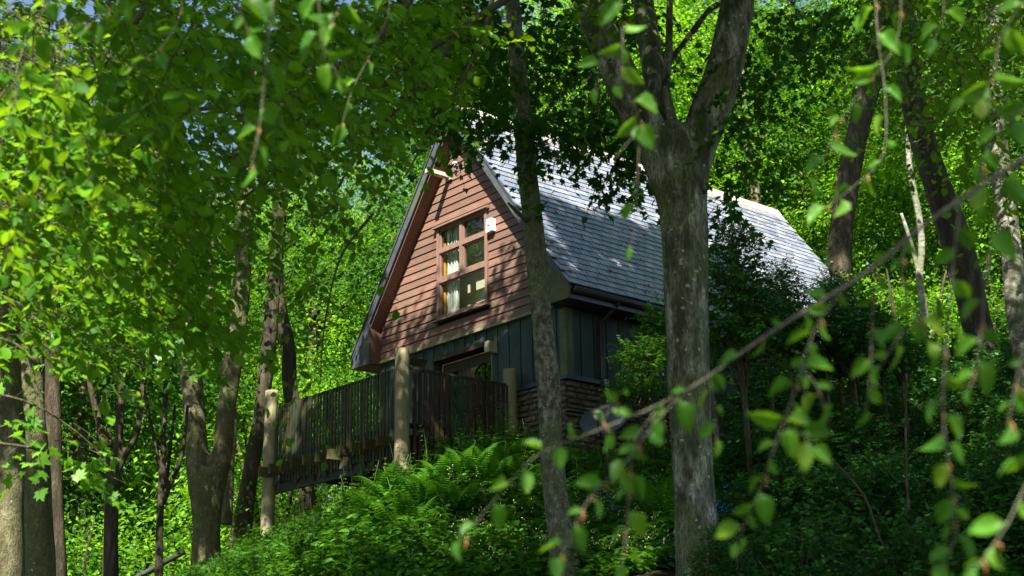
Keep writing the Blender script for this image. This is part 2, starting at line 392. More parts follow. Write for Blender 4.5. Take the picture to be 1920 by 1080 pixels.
def unit(a): return a / (np.linalg.norm(a, axis=-1, keepdims=True) + 1e-9)
def leaf_arrays(tpl, pos, dirv, nrm, size):
    TV, TF = tpl
    d = unit(dirv); x = unit(np.cross(d, nrm)); n = np.cross(x, d)
    size = np.broadcast_to(np.asarray(size, float), (len(pos),))
    V = pos[:, None, :] + size[:, None, None] * (TV[None, :, 0:1] * x[:, None, :] + TV[None, :, 1:2] * d[:, None, :] + TV[None, :, 2:3] * n[:, None, :])
    F = TF[None] + (np.arange(len(pos)) * len(TV))[:, None, None]
    return V.reshape(-1, 3), F.reshape(-1, 3)
class Leaves:
    def __init__(s): s.V = []; s.F = []; s.n = 0
    def add(s, tpl, pos, dirv, nrm, size):
        if len(pos) == 0: return
        V, F = leaf_arrays(tpl, pos, dirv, nrm, size); s.V.append(V); s.F.append(F + s.n); s.n += len(V)
    def mesh(s, name): return mesh_np(name, np.vstack(s.V), np.vstack(s.F))
def twigs(start, dirs, length, nleaf, lsize, g, droop=.25, flat=.45, spread=.85):
    """alternate leaves along many twigs -> pos, dir, nrm, size and the twig polylines"""
    N = len(start); dirs = unit(dirs); length = np.broadcast_to(np.asarray(length, float), (N,))
    side = unit(np.cross(dirs, np.array([0, 0, 1.])) + 1e-6)
    t = (np.arange(nleaf) + .6) / nleaf
    p = start[:, None, :] + dirs[:, None, :] * (length[:, None, None] * t[None, :, None])
    p[:, :, 2] -= (droop * length)[:, None] * (t ** 2)[None]
    sg = np.where(np.arange(nleaf) % 2 == 0, 1., -1.)[None, :, None]
    ld = dirs[:, None, :] * .55 + side[:, None, :] * sg * spread + g.normal(0, .28, (N, nleaf, 3)); ld[:, :, 2] -= droop * .9
    nr = np.array([0, 0, 1.]) + g.normal(0, flat, (N, nleaf, 3))
    sz = lsize * g.uniform(.6, 1.15, (N, nleaf))
    q = np.linspace(0, 1, 4)
    line = start[:, None, :] + dirs[:, None, :] * (length[:, None, None] * q[None, :, None]); line[:, :, 2] -= (droop * length)[:, None] * (q ** 2)[None]
    return p.reshape(-1, 3), ld.reshape(-1, 3), nr.reshape(-1, 3), sz.ravel(), line
def lines_mesh(name, lines, r0, r1=.3):
    """thin three-sided stems for many polylines"""
    N, K, _ = lines.shape
    T = unit(np.gradient(lines, axis=1)); a = unit(np.cross(T, np.array([.31, .55, .77]))); b = np.cross(T, a)
    rad = r0 * np.linspace(1, r1, K)[None, :, None]
    V = np.stack([lines + rad * (math.cos(q) * a + math.sin(q) * b) for q in (0, 2.09, 4.19)], 2).reshape(-1, 3)
    F = []
    base = (np.arange(N) * K * 3)[:, None, None]
    for k in range(K - 1):
        for j in range(3):
            F.append([k * 3 + j, k * 3 + (j + 1) % 3, (k + 1) * 3 + (j + 1) % 3, (k + 1) * 3 + j])
    F = (np.array(F)[None] + base).reshape(-1, 4)
    return mesh_np(name, V, F)
def in_poly(px, py, poly):
    poly = np.asarray(poly, float); c = np.zeros(len(px), bool); j = len(poly) - 1
    for i in range(len(poly)):
        xi, yi = poly[i]; xj, yj = poly[j]
        c ^= ((yi > py) != (yj > py)) & (px < (xj - xi) * (py - yi) / (yj - yi + 1e-9) + xi); j = i
    return c
def fill(poly, n, s0, s1, g):
    """n points spread through the volume seen in an outline, between two distances"""
    poly = np.asarray(poly, float); out = []
    lo, hi = poly.min(0), poly.max(0)
    while len(out) < n:
        p = g.uniform(lo, hi, (n * 3, 2)); p = p[in_poly(p[:, 0], p[:, 1], poly)]
        out += [at(a, b, s) for (a, b), s in zip(p, g.uniform(s0, s1, len(p)))]
    return np.array(out[:n])

# ------------------------------------------------------------------ house numbers (metres)
EH, HR, LR, HE, OD = 2.8, 4.053, 8.766, 0.226, 0.258
SLOPE = (HR - HE) / EH
def roofz(x): return HE + (EH - abs(x)) * SLOPE
SA = math.atan(SLOPE)

# light gaps shaped into the canopy: leaves shading chosen sunlit places are dropped
def sun_gap(P, g):
    """True where a leaf may stay"""
    keep = np.ones(len(P), bool); u = g.random(len(P))
    t = (OD - P[:, 1]) / LDIR[1]; H = P + t[:, None] * LDIR
    ing = (t > 0) & (np.abs(H[:, 0]) < 3.0) & (H[:, 2] < HE + (EH + .5 - np.abs(H[:, 0])) * SLOPE)
    zz = H[:, 2] + .18 * np.sin(3.1 * H[:, 0])
    keep &= ~(ing & (zz > 1.25)); keep &= ~(ing & (zz > .4) & (zz <= 1.25) & (u < .72)); keep &= ~(ing & (zz > -.1) & (zz <= .4) & (u < .4))
    nx, nz = math.sin(SA), math.cos(SA)
    den = LDIR[0] * nx + LDIR[2] * nz
    t = ((EH - P[:, 0]) * nx + (HE - P[:, 2]) * nz) / den; H = P + t[:, None] * LDIR
    f = (EH - H[:, 0]) / EH
    thr = np.where(H[:, 1] < 5.4, .56, .28) + .05 * np.sin(H[:, 1] * 2.3) + .03 * np.sin(H[:, 1] * 6.1)
    keep &= ~((t > 0) & (H[:, 1] > -.8) & (H[:, 1] < LR + 1) & (f > thr) & (f < 1.2))
    for (c, rad, pr) in GAPS:
        w = P - c; al = w @ SUN; d = np.linalg.norm(w - al[:, None] * SUN, axis=1)
        keep &= ~((al > (.9 if rad > .65 else .3)) & (d < rad * g.uniform(.6, 1.2, len(P))) & (u < pr))
    return keep
GAPS = [(at(1205, 660, 19.4), .55, .85), (at(790, 935, 18.9), .75, 1.0), (at(880, 890, 19.3), .4, .9), (at(690, 1000, 19.5), .3, .8), (at(560, 800, 22.2), .5, .9),
        (at(20, 330, 9), .95, 1.0), (at(20, 600, 9.5), .9, 1.0), (at(190, 470, 9), .5, .95), (at(330, 560, 10), .35, .8), (at(-40, 150, 7), .9, 1.0), (at(150, 260, 6.2), .55, .95), (at(110, 480, 8.5), .9, 1.0), (at(200, 620, 10), .6, .9), (at(40, 300, 5.2), .5, 1.0), (at(60, 420, 7), .7, 1.0), (at(120, 560, 8), .5, 1.0), (at(100, 850, 10), .6, .9), (at(230, 870, 10), .35, .8),
        (at(60, 60, 5), .35, .8), (at(960, 770, 20), .12, .9), (at(1850, 600, 20), 1.2, .85), (at(1890, 400, 20), .8, .8),
        (at(420, 640, 24), .9, .7), (at(380, 800, 24), .4, .6), (at(70, 680, 13), .5, .7), (at(1000, 950, 16.5), .3, .5), (at(640, 900, 21), .3, .8)]
def part(name, me, mat, parent, kind=None, label=None, loc=None):
    """a part whose mesh is in world coordinates"""
    o = ob(name, me, mat, parent, label=label, kind=kind, loc=loc)
    if parent.data is None and parent.parent is None:
        o.matrix_parent_inverse = Matrix.Translation(-Vector(parent.location))
    return o

# ------------------------------------------------------------------ ground
def grid_ground():
    s = np.concatenate([np.arange(-40, 0, 4), np.arange(0, 10, 1), np.arange(10, 30, .3), np.arange(30, 60, 2), np.array([60, 75, 100, 150, 250, 400])])
    r = np.concatenate([np.array([-300, -150, -80, -50]), np.arange(-36, -10, 2), np.arange(-10, 12, .3), np.arange(12, 38, 2), np.array([50, 80, 150, 300])])
    Sg, Rg = np.meshgrid(s, r, indexing='ij')
    X = CAM[0] + FH[0] * Sg + RH[0] * Rg; Y = CAM[1] + FH[1] * Sg + RH[1] * Rg
    V = np.stack([X, Y, ground_z(X, Y)], -1).reshape(-1, 3)
    n, m = Sg.shape; i, j = np.meshgrid(np.arange(n - 1), np.arange(m - 1), indexing='ij'); a = (i * m + j).ravel()
    return mesh_np('ground', V, np.stack([a, a + 1, a + m + 1, a + m], 1), True)
ob('ground', grid_ground(), SOIL, kind='structure')

# ------------------------------------------------------------------ the cabin
cabin = thing('timber_cabin', 'steep slate-roofed cabin with brown boarded gable above dark green timber walls', 'cabin', (0, 4.4, -2.2))
Z0 = 0.0855            # bottom of the brown boards
SOFF = 0.29            # roof build-up, measured vertically
XB = 2.28              # inner face of the eave boxes
WX0, WX1, WZ0, WZ1 = -.6626, .6586, .4374, 2.0896
# gable boards
zb = Z0; BH = (WZ1 - WZ0) / 12
k = 0
while True:
    z0, z1 = Z0 + k * BH, Z0 + (k + 1) * BH + .012
    def xe(z): return min(XB, EH - (z + SOFF - HE) / SLOPE + .02)
    if xe(z0) < .05: break
    x0b, x1b = xe(z0), max(xe(z1), .02)
    segs = [(-1, 1)]
    pieces = []
    if z1 > WZ0 - .02 and z0 < WZ1 + .01:
        pieces = [((-x0b, -x1b), (WX0 - .005, WX0 - .005)), ((WX1 + .005, WX1 + .005), (x0b, x1b))]
    else:
        pieces = [((-x0b, -x1b), (x0b, x1b))]
    if len(pieces) == 1 and x0b > 1.2 and k % 3 != 1:
        xj = random.uniform(-.6, .6) * x0b; (a_, b_) = pieces[0]
        pieces = [(a_, (xj - .002, xj - .002)), ((xj + .002, xj + .002), b_)]
    for (l0, l1), (r0, r1) in pieces:
        y0, y1 = OD - .022, OD - .004       # bottom proud, top tucked behind the next
        mb = MB().add([(l0, y0, z0), (r0, y0, z0), (r0, OD + .012, z0), (l0, OD + .012, z0), (l1, y1, z1 - .016), (r1, y1, z1 - .016), (r1, OD + .012, z1 - .016), (l1, OD + .012, z1 - .016)],
                      [(0, 3, 2, 1), (4, 5, 6, 7), (0, 1, 5, 4), (1, 2, 6, 5), (2, 3, 7, 6), (3, 0, 4, 7)])
        part('siding_board', mb.mesh('siding_board'), W_BROWN, cabin)
    k += 1
# wall shell behind the boards (with the window opening)
def gable_poly(z_lo, z_hi, inset=0.0):
    def xe(z): return max(.0, min(XB + .05, EH - (z + SOFF - .03 - HE) / SLOPE))
    return xe
mb = MB(); xe = gable_poly(0, 0)
zt = HR - SOFF + .02
brk = HE + (EH - XB - .05) * SLOPE - SOFF + .03
mb.prism([(-XB, Z0 + .02), (WX0, Z0 + .02), (WX0, WZ1), (-xe(WZ1), WZ1), (-XB, brk)], OD + .014, OD + .10)
mb.prism([(XB, Z0 + .02), (XB, brk), (xe(WZ1), WZ1), (WX1, WZ1), (WX1, Z0 + .02)], OD + .014, OD + .10)
mb.prism([(WX0, Z0 + .02), (WX1, Z0 + .02), (WX1, WZ0), (WX0, WZ0)], OD + .014, OD + .10)
mb.prism([(-xe(WZ1), WZ1), (xe(WZ1), WZ1), (0, zt)], OD + .014, OD + .10)
part('gable_wall', mb.mesh('gable_wall'), simple('dark_joint', (.020, .012, .010), .9, .1), cabin)
part('belly_trim', MB().box(-XB, XB, OD - .045, OD + .05, Z0 - .05, Z0 - .003).mesh('belly_trim'), W_TRIM, cabin)
# window
win = part('window', MB().box(WX0, WX0 + .06, OD - .05, OD + .06, WZ0, WZ1).box(WX1 - .06, WX1, OD - .05, OD + .06, WZ0, WZ1)
           .box(WX0 + .06, WX1 - .06, OD - .048, OD + .06, WZ0, WZ0 + .06).box(WX0 + .06, WX1 - .06, OD - .048, OD + .06, WZ1 - .06, WZ1).mesh('window'), W_FRAME, cabin)
zt1, zt2 = WZ0 + .645, WZ0 + 1.17
mb = MB().box(WX0 + .06, WX1 - .06, OD - .045, OD + .06, zt1, zt1 + .085)
part('transom', mb.mesh('transom'), W_FRAME, win)
part('transom', MB().box(WX0 + .06, WX1 - .06, OD - .045, OD + .06, zt2, zt2 + .075).mesh('transom'), W_FRAME, win)
xm = -.02
part('mullion', MB().box(xm - .035, xm + .035, OD - .043, OD + .06, zt1 + .085, WZ1 - .06).mesh('mullion'), W_FRAME, win)
part('drip_board', MB().prism([(OD - .11, WZ1 - .012), (OD - .02, WZ1 + .045), (OD - .02, WZ1 - .03), (OD - .11, WZ1 - .035)], WX0 - .06, WX1 + .05, 'x').mesh('drip_board'), W_FRAME, win)
part('sill', MB().prism([(OD - .12, WZ0 - .03), (OD - .12, WZ0 - .005), (OD - .03, WZ0 + .015), (OD - .03, WZ0 - .03)], WX0 - .05, WX1 + .05, 'x').mesh('sill'), W_FRAME, win)
cells = [(WX0 + .06, WX1 - .06, WZ0 + .06, zt1), (WX0 + .06, xm - .035, zt1 + .085, zt2), (xm + .035, WX1 - .06, zt1 + .085, zt2),
         (WX0 + .06, xm - .035, zt2 + .075, WZ1 - .06), (xm + .035, WX1 - .06, zt2 + .075, WZ1 - .06)]
for (a, b, c, d) in cells:
    part('pane', MB().box(a + .002, b - .002, OD + .012, OD + .017, c + .002, d - .002).mesh('pane'), GLASS, win)
    fr = MB()
    for q in ((a, a + .028, c, d), (b - .028, b, c, d), (a + .028, b - .028, c, c + .028), (a + .028, b - .028, d - .028, d)): fr.box(q[0] + .001, q[1] - .001, OD - .022, OD + .010, q[2] + .001, q[3] - .001)
    part('sash', fr.mesh('sash'), W_FRAME, win)
# inside
V = []; F = []
nx = 60; xs = np.linspace(WX0 + .10, -.26, nx)
for i, x in enumerate(xs):
    y = OD + .10 + .028 * math.sin(i * .95) + .01 * math.sin(i * .37)
    V += [(x, y, WZ0 - .05), (x + .02 * math.sin(i * .5), y + .01, WZ1 + .02)]
for i in range(nx - 1): F.append((2 * i, 2 * i + 2, 2 * i + 3, 2 * i + 1))
part('curtain', mesh_np('curtain', np.array(V), F, True), CURT, cabin)
part('orange_lining', MB().box(WX0 + .065, WX0 + .10, OD + .06, OD + .09, WZ0 - .03, zt2 + .2).mesh('orange_lining'), simple('orange_fabric', (.55, .26, .03), .9, .1), cabin)
part('room_wall', MB().box(-1.6, .05, OD + .55, OD + .62, -.1, 2.4).mesh('room_wall'), PLASTER, cabin)
part('room_back_wall', MB().prism([(-2.2, -1.9), (2.2, -1.9), (2.2, .5), (.35, 3.0), (-.35, 3.0), (-2.2, .5)], 3.2, 3.3).mesh('room_back_wall'), PLASTER, cabin)
part('upper_floor', MB().box(-2.28, 2.28, OD + .12, 8.4, -.02, .06).mesh('upper_floor'), DARKIN, cabin)
# roof: structural slab, soffits, bargeboards, eave boxes
def slab(sgn):
    o0, o1 = .03, SOFF - .02
    p = [(sgn * EH, HE - o0), (0, HR - o0), (0, HR - o1), (sgn * (EH - .12), HE + .12 * SLOPE - o1)]
    return MB().prism(p, .02, LR - .02).mesh('roof_slab')
roof = part('roof', slab(1), BLACKP, cabin); part('roof_slope', slab(-1), SLATE, roof)
for sgn in (-1, 1):
    zs = lambda x, o: roofz(x) - o
    mb = MB().prism([(sgn * XB, zs(XB, SOFF - .015)), (0, HR - SOFF + .015), (0, HR - SOFF), (sgn * XB, zs(XB, SOFF))], .015, OD + .01)
    part('soffit', mb.mesh('soffit'), W_BROWNP, roof)
    part('box_return', MB().box(min(sgn * XB, sgn * (XB + .02)), max(sgn * XB, sgn * (XB + .02)), .012, OD + .06, .012, zs(XB, SOFF) + .02).mesh('box_return'), W_BROWNP, roof)
    part('box_underside', MB().box(min(sgn * (XB + .02), sgn * EH), max(sgn * (XB + .02), sgn * EH), .01, LR - .02, -.002, .012).mesh('box_underside'), W_BROWNP if sgn < 0 else BLACKP, roof)
    part('fascia', MB().box(min(sgn * (EH - .02), sgn * (EH + .004)), max(sgn * (EH - .02), sgn * (EH + .004)), .012, LR - .02, -.004, HE - .045).mesh('fascia'), BLACKP, roof)
    bo = .24
    pol = [(sgn * (XB + .02), zs(XB + .02, bo)), (sgn * EH, HE - .0), (0, HR), (0, HR - bo)]
    mb = MB().prism(pol, -.026, .012)
    bb = part('bargeboard', mb.mesh('bargeboard'), LEAD, roof)
    part('cover_strip', MB().prism([(sgn * (EH + .01), HE - .005), (0, HR + .012), (0, HR - .03), (sgn * (EH + .01), HE - .05)], -.045, -.027).mesh('cover_strip'), LEAD, bb)
    part('eave_box_end', MB().prism([(sgn * (XB - .012), -.002), (sgn * (EH + .006), -.002), (sgn * (EH + .006), HE), (sgn * (XB - .012), zs(XB, bo) + .01)], -.022, .011).mesh('eave_box_end'), LEAD if sgn < 0 else ALGAE, roof)
# rear gable, side walls
part('rear_wall', MB().prism([(-2.35, -2.6), (2.35, -2.6), (2.35, .5), (0, HR - .35), (-2.35, .5)], 8.40, 8.50).mesh('rear_wall'), W_GREEN, cabin)
part('side_wall', MB().box(-2.36, -2.30, .30, 8.45, -2.6, .25).mesh('side_wall'), W_GREEN, cabin)
# slates on the slope towards the viewer
EX, SWD = .1525, .208
nrow = int(math.hypot(EH, HR - HE) / EX)
ncol = int(LR / SWD) + 1
def slate_mesh():
    w, l, t = SWD * .5 - .0065, .27, .017
    return MB().add([(-w, 0, 0), (w, 0, 0), (w, l, 0), (-w, l, 0), (-w, 0, t), (w, 0, t), (w, l, t), (-w, l, t)],
                    [(0, 3, 2, 1), (4, 5, 6, 7), (0, 1, 5, 4), (1, 2, 6, 5), (2, 3, 7, 6), (3, 0, 4, 7)]).mesh('slate')
# local frame: x along the eave (+Y), y up the slope, z out of the roof
ex = Vector((0, 1, 0)); ey = Vector((-math.cos(SA), 0, math.sin(SA))); ez = Vector((math.sin(SA), 0, math.cos(SA)))
RB = Matrix((ex, ey, ez)).transposed().to_4x4()
sm = slate_mesh(); sm.materials.append(SLATE)
cand = []
for i in range(nrow):
    for j in range(ncol):
        y = (j + (.5 if i % 2 else 0.) + .02) * SWD + .02
        if y > LR - .06: continue
        cand.append((i, j, y))
cand_sorted = sorted(cand, key=lambda c: (c[0] * .75 + c[2] / SWD * .42))
near = set((c[0], c[1]) for c in cand_sorted[:300])
restV = []; restF = []; tv = np.array([v.co for v in sm.vertices]); tf = [list(p.vertices) for p in sm.polygons]
mossr = MB(); mossy = MB()
def lump(mb, M, r, h):
    n = 6; V = [M @ Vector((r * math.cos(q * 1.047) * random.uniform(.6, 1.2), r * 1.3 * math.sin(q * 1.047) * random.uniform(.6, 1.2), 0)) for q in range(n)]
    V += [M @ Vector((r * .5 * math.cos(q * 1.047 + .3), r * .6 * math.sin(q * 1.047 + .3), h * random.uniform(.7, 1.1))) for q in range(n)]
    mb.add([tuple(v) for v in V], [(q, (q + 1) % n, (q + 1) % n + n, q + n) for q in range(n)] + [tuple(range(n, 2 * n))])
for (i, j, y) in cand:
    up = i * EX - .035 + random.uniform(-.005, .005)
    org = Vector((EH, 0, HE)) + ex * y + ey * up + ez * (.022 + random.uniform(0, .003))
    Mt = Matrix.Translation(org) @ RB @ Matrix.Rotation(random.uniform(-.012, .012), 4, 'Z') @ Matrix.Rotation(-.095 + random.uniform(-.012, .012), 4, 'X')
    if y - SWD / 2 < 0: Mt = Matrix.Translation(ex * .03) @ Mt
    if (i, j) in near:
        o = ob('slate', sm, None, roof); o.matrix_local = Mt
    else:
        base = len(restV); restV += [tuple(Mt @ Vector(v)) for v in tv]; restF += [[q + base for q in f] for f in tf]
    up_f = i / nrow
    if random.random() < .34 + .1 * (up_f < .5):
        Ml = Mt @ Matrix.Translation((random.choice((-1, 1)) * SWD * random.uniform(.25, .5), random.uniform(.0, .14), .006))
        lump(mossr if (up_f < .5 and y < 6 and random.random() < .9) else mossy, Ml, random.choice((.012, .016, .02, .034)) * random.uniform(.8, 1.3), random.uniform(.014, .032))
part('slates', mesh_np('slates', np.array(restV), restF), SLATE, roof, kind='stuff')
part('moss', mossr.mesh('moss', True), MOSSR, roof, kind='stuff')
part('lichen_moss', mossy.mesh('lichen_moss', True), MOSSY, roof, kind='stuff')
y = -.02
rt = MB().prism([(-.16, -.16 * SLOPE * .92), (0, .055), (.16, -.16 * SLOPE * .92), (.15, -.16 * SLOPE * .92 - .02), (0, .02), (-.15, -.16 * SLOPE * .92 - .02)], 0, .43).mesh('ridge_tile')
rt.materials.append(simple('ridge_clay', (.30, .28, .25), .8, .3, .25, 10))
while y < LR - .3:
    ob('ridge_tile', rt, None, roof, loc=(0, y, HR + .035 + random.uniform(0, .004))); y += .438
ml = MB()
for q in range(220):
    yy = random.uniform(.2, LR - .1)
    lump(ml, Matrix.Translation(Vector((.155, yy, HR - .16 * SLOPE + .03))) @ RB, random.uniform(.012, .035), random.uniform(.01, .03))
part('ridge_moss', ml.mesh('ridge_moss', True), MOSSY, roof, kind='stuff')
# gutter and downpipe on the near eave
gut = part('gutter', MB().tube([(EH + .055, .03, HE - .10), (EH + .055, LR - .03, HE - .12)], [.055, .055], 10).mesh('gutter', True), BLACKP, cabin)
a = on_plane(1158, 561, 0, EH + .03); b = on_plane(1126, 607, 0, 2.44)
dp = [(EH + .05, a[1], a[2] + .03), (EH + .04, a[1], a[2] - .08), (2.44, b[1], b[2]), (2.44, b[1], -1.0), (2.46, b[1] + .01, -1.12)]
part('downpipe', MB().tube(dp, [.034] * 5, 10).mesh('downpipe', True), BLACKP, cabin)
part('grey_pipe', MB().tube([(2.50, b[1] + .01, -1.05), (2.52, b[1] + .03, -1.35), (2.56, b[1] + .06, -1.9)], [.036] * 3, 10).mesh('grey_pipe', True), GREYP, cabin)
for dy in (.42, .55):
    part('cable_duct', MB().tube([(2.47, b[1] + dy, -1.2), (2.47, b[1] + dy, -2.0)], [.014] * 2, 8).mesh('cable_duct', True), BLACKP, cabin)
# green boards, front and side
DX0, DX1, DZ = -.84, .67, -.20
BW = .137
FY = OD + .06
def vboard(x0, x1, z0, z1, proud):
    return MB().box(x0, x1, FY - proud, FY, z0, z1).mesh('wall_board')
x = -2.35; k = 0
while x < 2.34:
    x1 = min(x + BW, 2.35); z0 = -1.06 if x > .70 else -2.1
    if x1 > DX0 + .02 and x < DX1 - .02: z0 = DZ + .06
    part('wall_board', vboard(x + .004, x1 - .004, z0 + random.uniform(-.015, .01) * (z0 > -.5), Z0 - .045, .022 if k % 2 else .034), W_GREEN, cabin)
    x = x1; k += 1
part('front_wall', MB().box(-2.34, DX0, FY + .001, FY + .08, -2.3, Z0 - .02).box(DX1, 2.34, FY + .001, FY + .08, -2.3, Z0 - .02).box(DX0, DX1, FY + .001, FY + .08, DZ, Z0 - .02).mesh('front_wall'), W_BEAM, cabin)
yy = FY; k = 0
while yy < 8.4:
    y1 = min(yy + BW, 8.45)
    part('wall_board', MB().box(2.35, 2.374 if k % 2 else 2.386, yy + .004, y1 - .004, -1.06, .0).mesh('wall_board'), W_GREEN, cabin)
    yy = y1; k += 1
part('side_wall', MB().box(2.28, 2.349, FY + .09, 8.44, -2.6, .1).mesh('side_wall'), W_BEAM, cabin)
part('corner_post', MB().box(2.26, 2.405, FY - .05, FY + .09, -1.06, -.004).mesh('corner_post'), wood('mossy_corner_timber', (.05, .07, .030), (.12, .14, .055), 'z', .75, (.035, .05, .03), .05), cabin)
part('ledge', MB().box(.70, 2.46, FY - .11, FY + .02, -1.12, -1.06).mesh('ledge'), LEDGE, cabin)
part('ledge', MB().box(2.36, 2.46, FY + .022, 8.5, -1.12, -1.06).mesh('ledge'), LEDGE, cabin)
# door in its recess
mb = MB().box(DX0 - .02, DX1 + .04, FY - .05, FY + .22, DZ - .02, DZ + .055)
part('door_lintel', mb.mesh('door_lintel'), W_DOOR, cabin)
part('door_jamb', MB().box(DX0, DX0 + .05, FY + .03, FY + .24, -2.05, DZ - .02).mesh('door_jamb'), W_DOOR, cabin)
part('door_jamb', MB().box(DX1 - .03, DX1 + .02, FY - .03, FY + .24, -2.05, DZ - .02).mesh('door_jamb'), W_TRIM, cabin)
part('draught_strip', MB().box(DX0 + .06, DX1 - .05, FY + .10, FY + .118, DZ - .075, DZ - .058).box(DX0 + .062, DX0 + .078, FY + .10, FY + .118, -2.0, DZ - .076).mesh('draught_strip'), YELL, cabin)
for (a0, a1) in ((DX0 + .08, -.09), (-.08, DX1 - .05)):
    w = a1 - a0; y0, y1 = FY + .12, FY + .165; zt_ = DZ - .08
    arch = [(a0 + .1, -1.75), (a0 + .1, zt_ - .34)] + [(a0 + w / 2 - (w / 2 - .1) * math.cos(q), zt_ - .34 + .20 * math.sin(q)) for q in np.linspace(.25, math.pi - .25, 7)] + [(a1 - .1, zt_ - .34), (a1 - .1, -1.75)]
    mb = MB().box(a0, a0 + .1, y0, y1, -2.03, zt_).box(a1 - .1, a1, y0, y1, -2.03, zt_).box(a0 + .1, a1 - .1, y0, y1, -2.03, -1.75)
    top = [(a0 + .1, zt_)] + arch[1:-1] + [(a1 - .1, zt_)]
    mb.prism(top, y0, y1)
    d = part('door', mb.mesh('door'), W_DOOR, cabin)
    part('glass', MB().box(a0 + .1, a1 - .1, y0 + .02, y0 + .026, -1.75, zt_ - .14).mesh('glass'), GLASS, d)
    part('glazing_bar', MB().box((a0 + a1) / 2 - .012, (a0 + a1) / 2 + .012, y0 + .006, y0 + .018, -1.75, zt_ - .15).mesh('glazing_bar'), W_DOOR, d)
    part('glazing_bar', MB().box(a0 + .1, a1 - .1, y0 + .004, y0 + .016, -1.1, -1.075).mesh('glazing_bar'), W_DOOR, d)
    part('handle', MB().box(a1 - .07 if a0 < -.2 else a0 + .04, a1 - .04 if a0 < -.2 else a0 + .07, y0 - .03, y0, -1.15, -1.0).mesh('handle'), BLACKP, d)
p = on_plane(925, 650, 1, FY - .06)
part('timber_end', MB().box(p[0] - .055, p[0] + .06, FY - .20, FY - .035, p[2] - .11, p[2] + .07).mesh('timber_end'), W_LINT, cabin)
# rubble stone plinth, stone by stone
part('plinth', MB().box(.74, 2.36, FY - .06, FY + .0, -2.7, -1.125).box(2.3, 2.372, FY + .0, 8.4, -2.7, -1.125).mesh('plinth'), MORTAR, cabin)
def stone(w, h, d):
    n = 9; pts = []
    for q in range(n):
        a = q / n * 2 * math.pi + .35; c, s_ = math.cos(a), math.sin(a)
        k_ = 1 / max(abs(c) ** 2.6 + abs(s_) ** 2.6, 1e-3) ** (1 / 2.6) * random.uniform(.90, 1.02)
        pts.append((c * k_ * w / 2, s_ * k_ * h / 2))
    V = [(x_, 0, z_) for x_, z_ in pts] + [(x_ * .98, -d * .75, z_ * .96) for x_, z_ in pts] + [(x_ * .72, -d * random.uniform(.9, 1.15), z_ * .68) for x_, z_ in pts]
    F = [(q, (q + 1) % n, (q + 1) % n + n, q + n) for q in range(n)] + [(q + n, (q + 1) % n + n, (q + 1) % n + 2 * n, q + 2 * n) for q in range(n)] + [tuple(range(2 * n, 3 * n))]
    return MB().add(V, F).mesh('stone', False)
def stones(u0, u1, place):
    z = -1.13
    while z > -2.3:
        h = random.uniform(.055, .115); u = u0 + random.uniform(-.08, 0)
        while u < u1:
            w = random.uniform(.13, .36); hh = h * random.uniform(.85, 1.0)
            o = part('stone', stone(min(w, u1 + .03 - u) - .014, hh - .010, random.uniform(.025, .055)), STONE, cabin)
            o.matrix_basis = place(u + w / 2, z - h / 2, random.uniform(-.05, .05)); u += w
        z -= h
stones(.78, 2.34, lambda u, z, a: Matrix.Translation((min(u, 2.34), FY - .058, z)) @ Matrix.Rotation(a, 4, 'Y'))
stones(FY - .03, 2.9, lambda u, z, a: Matrix.Translation((2.370, u, z)) @ Matrix.Rotation(math.pi / 2, 4, 'Z') @ Matrix.Rotation(a, 4, 'Y'))
# fittings on the gable
p = on_plane(923.5, 424, 1, OD - .02)
al = thing('alarm_box', 'white alarm box fixed to the brown boards beside the gable window', 'alarm box', (p[0], OD - .03, p[2]))
part('case', MB().prism([(p[0] - .075, p[2] - .11), (p[0] + .075, p[2] - .10), (p[0] + .065, p[2] + .11), (p[0] - .065, p[2] + .11)], OD - .10, OD - .015).mesh('case'), WHITEP, al)
part('strobe', MB().box(p[0] - .04, p[0] + .04, OD - .112, OD - .1005, p[2] + .0, p[2] + .05).mesh('strobe'), GREYP, al)
p = on_plane(844, 332, 1, OD)
fl = thing('bracket_lamp', 'white boxed lamp arm sticking out from the top of the brown gable', 'lamp', (p[0], OD - .03, p[2]))
part('arm', MB().box(p[0] - .05, p[0] + .05, OD - .50, OD - .06, p[2] - .035, p[2] + .035).mesh('arm'), OFFW, fl)
part('cable', MB().tube(catmull(np.array([(p[0] + .02, OD - .03, p[2] + .07), (p[0] + .06, OD - .03, p[2] + .16), (p[0] + .16, OD - .03, p[2] + .20), (p[0] + .2, OD - .03, p[2] + .32)]), 4), [.005] * 13, 5).mesh('cable', True), BLACKP, fl)
part('back_plate', MB().box(p[0] - .06, p[0] + .09, OD - .06, OD - .012, p[2] - .07, p[2] + .075).mesh('back_plate'), OFFW, fl)
part('lens', MB().box(p[0] - .04, p[0] + .04, OD - .47, OD - .12, p[2] - .046, p[2] - .0355).mesh('lens'), GREYP, fl)
p = on_plane(853, 309, 1, OD - .08)
bl = thing('gable_lamp', 'small round-capped lamp on a bent bracket near the gable peak', 'lamp', (p[0], OD - .03, p[2]))
part('cap', MB().tube([p + [0, 0, .06], p + [0, 0, .045], p + [0, 0, .01]], [.012, .04, .045], 12).mesh('cap', True), WHITEP, bl)
part('globe', MB().tube([p + [0, 0, .012], p + [0, 0, -.03], p + [0, 0, -.06]], [.034, .030, .012], 12).mesh('globe', True), BLACKP, bl)
part('bracket', MB().tube(catmull([p + [0, 0, -.05], p + [.02, .0, -.10], p + [.06, .03, -.11], p + [.09, .07, -.085]], 4), [.008] * 13, 6).mesh('bracket', True), BLACKP, bl)

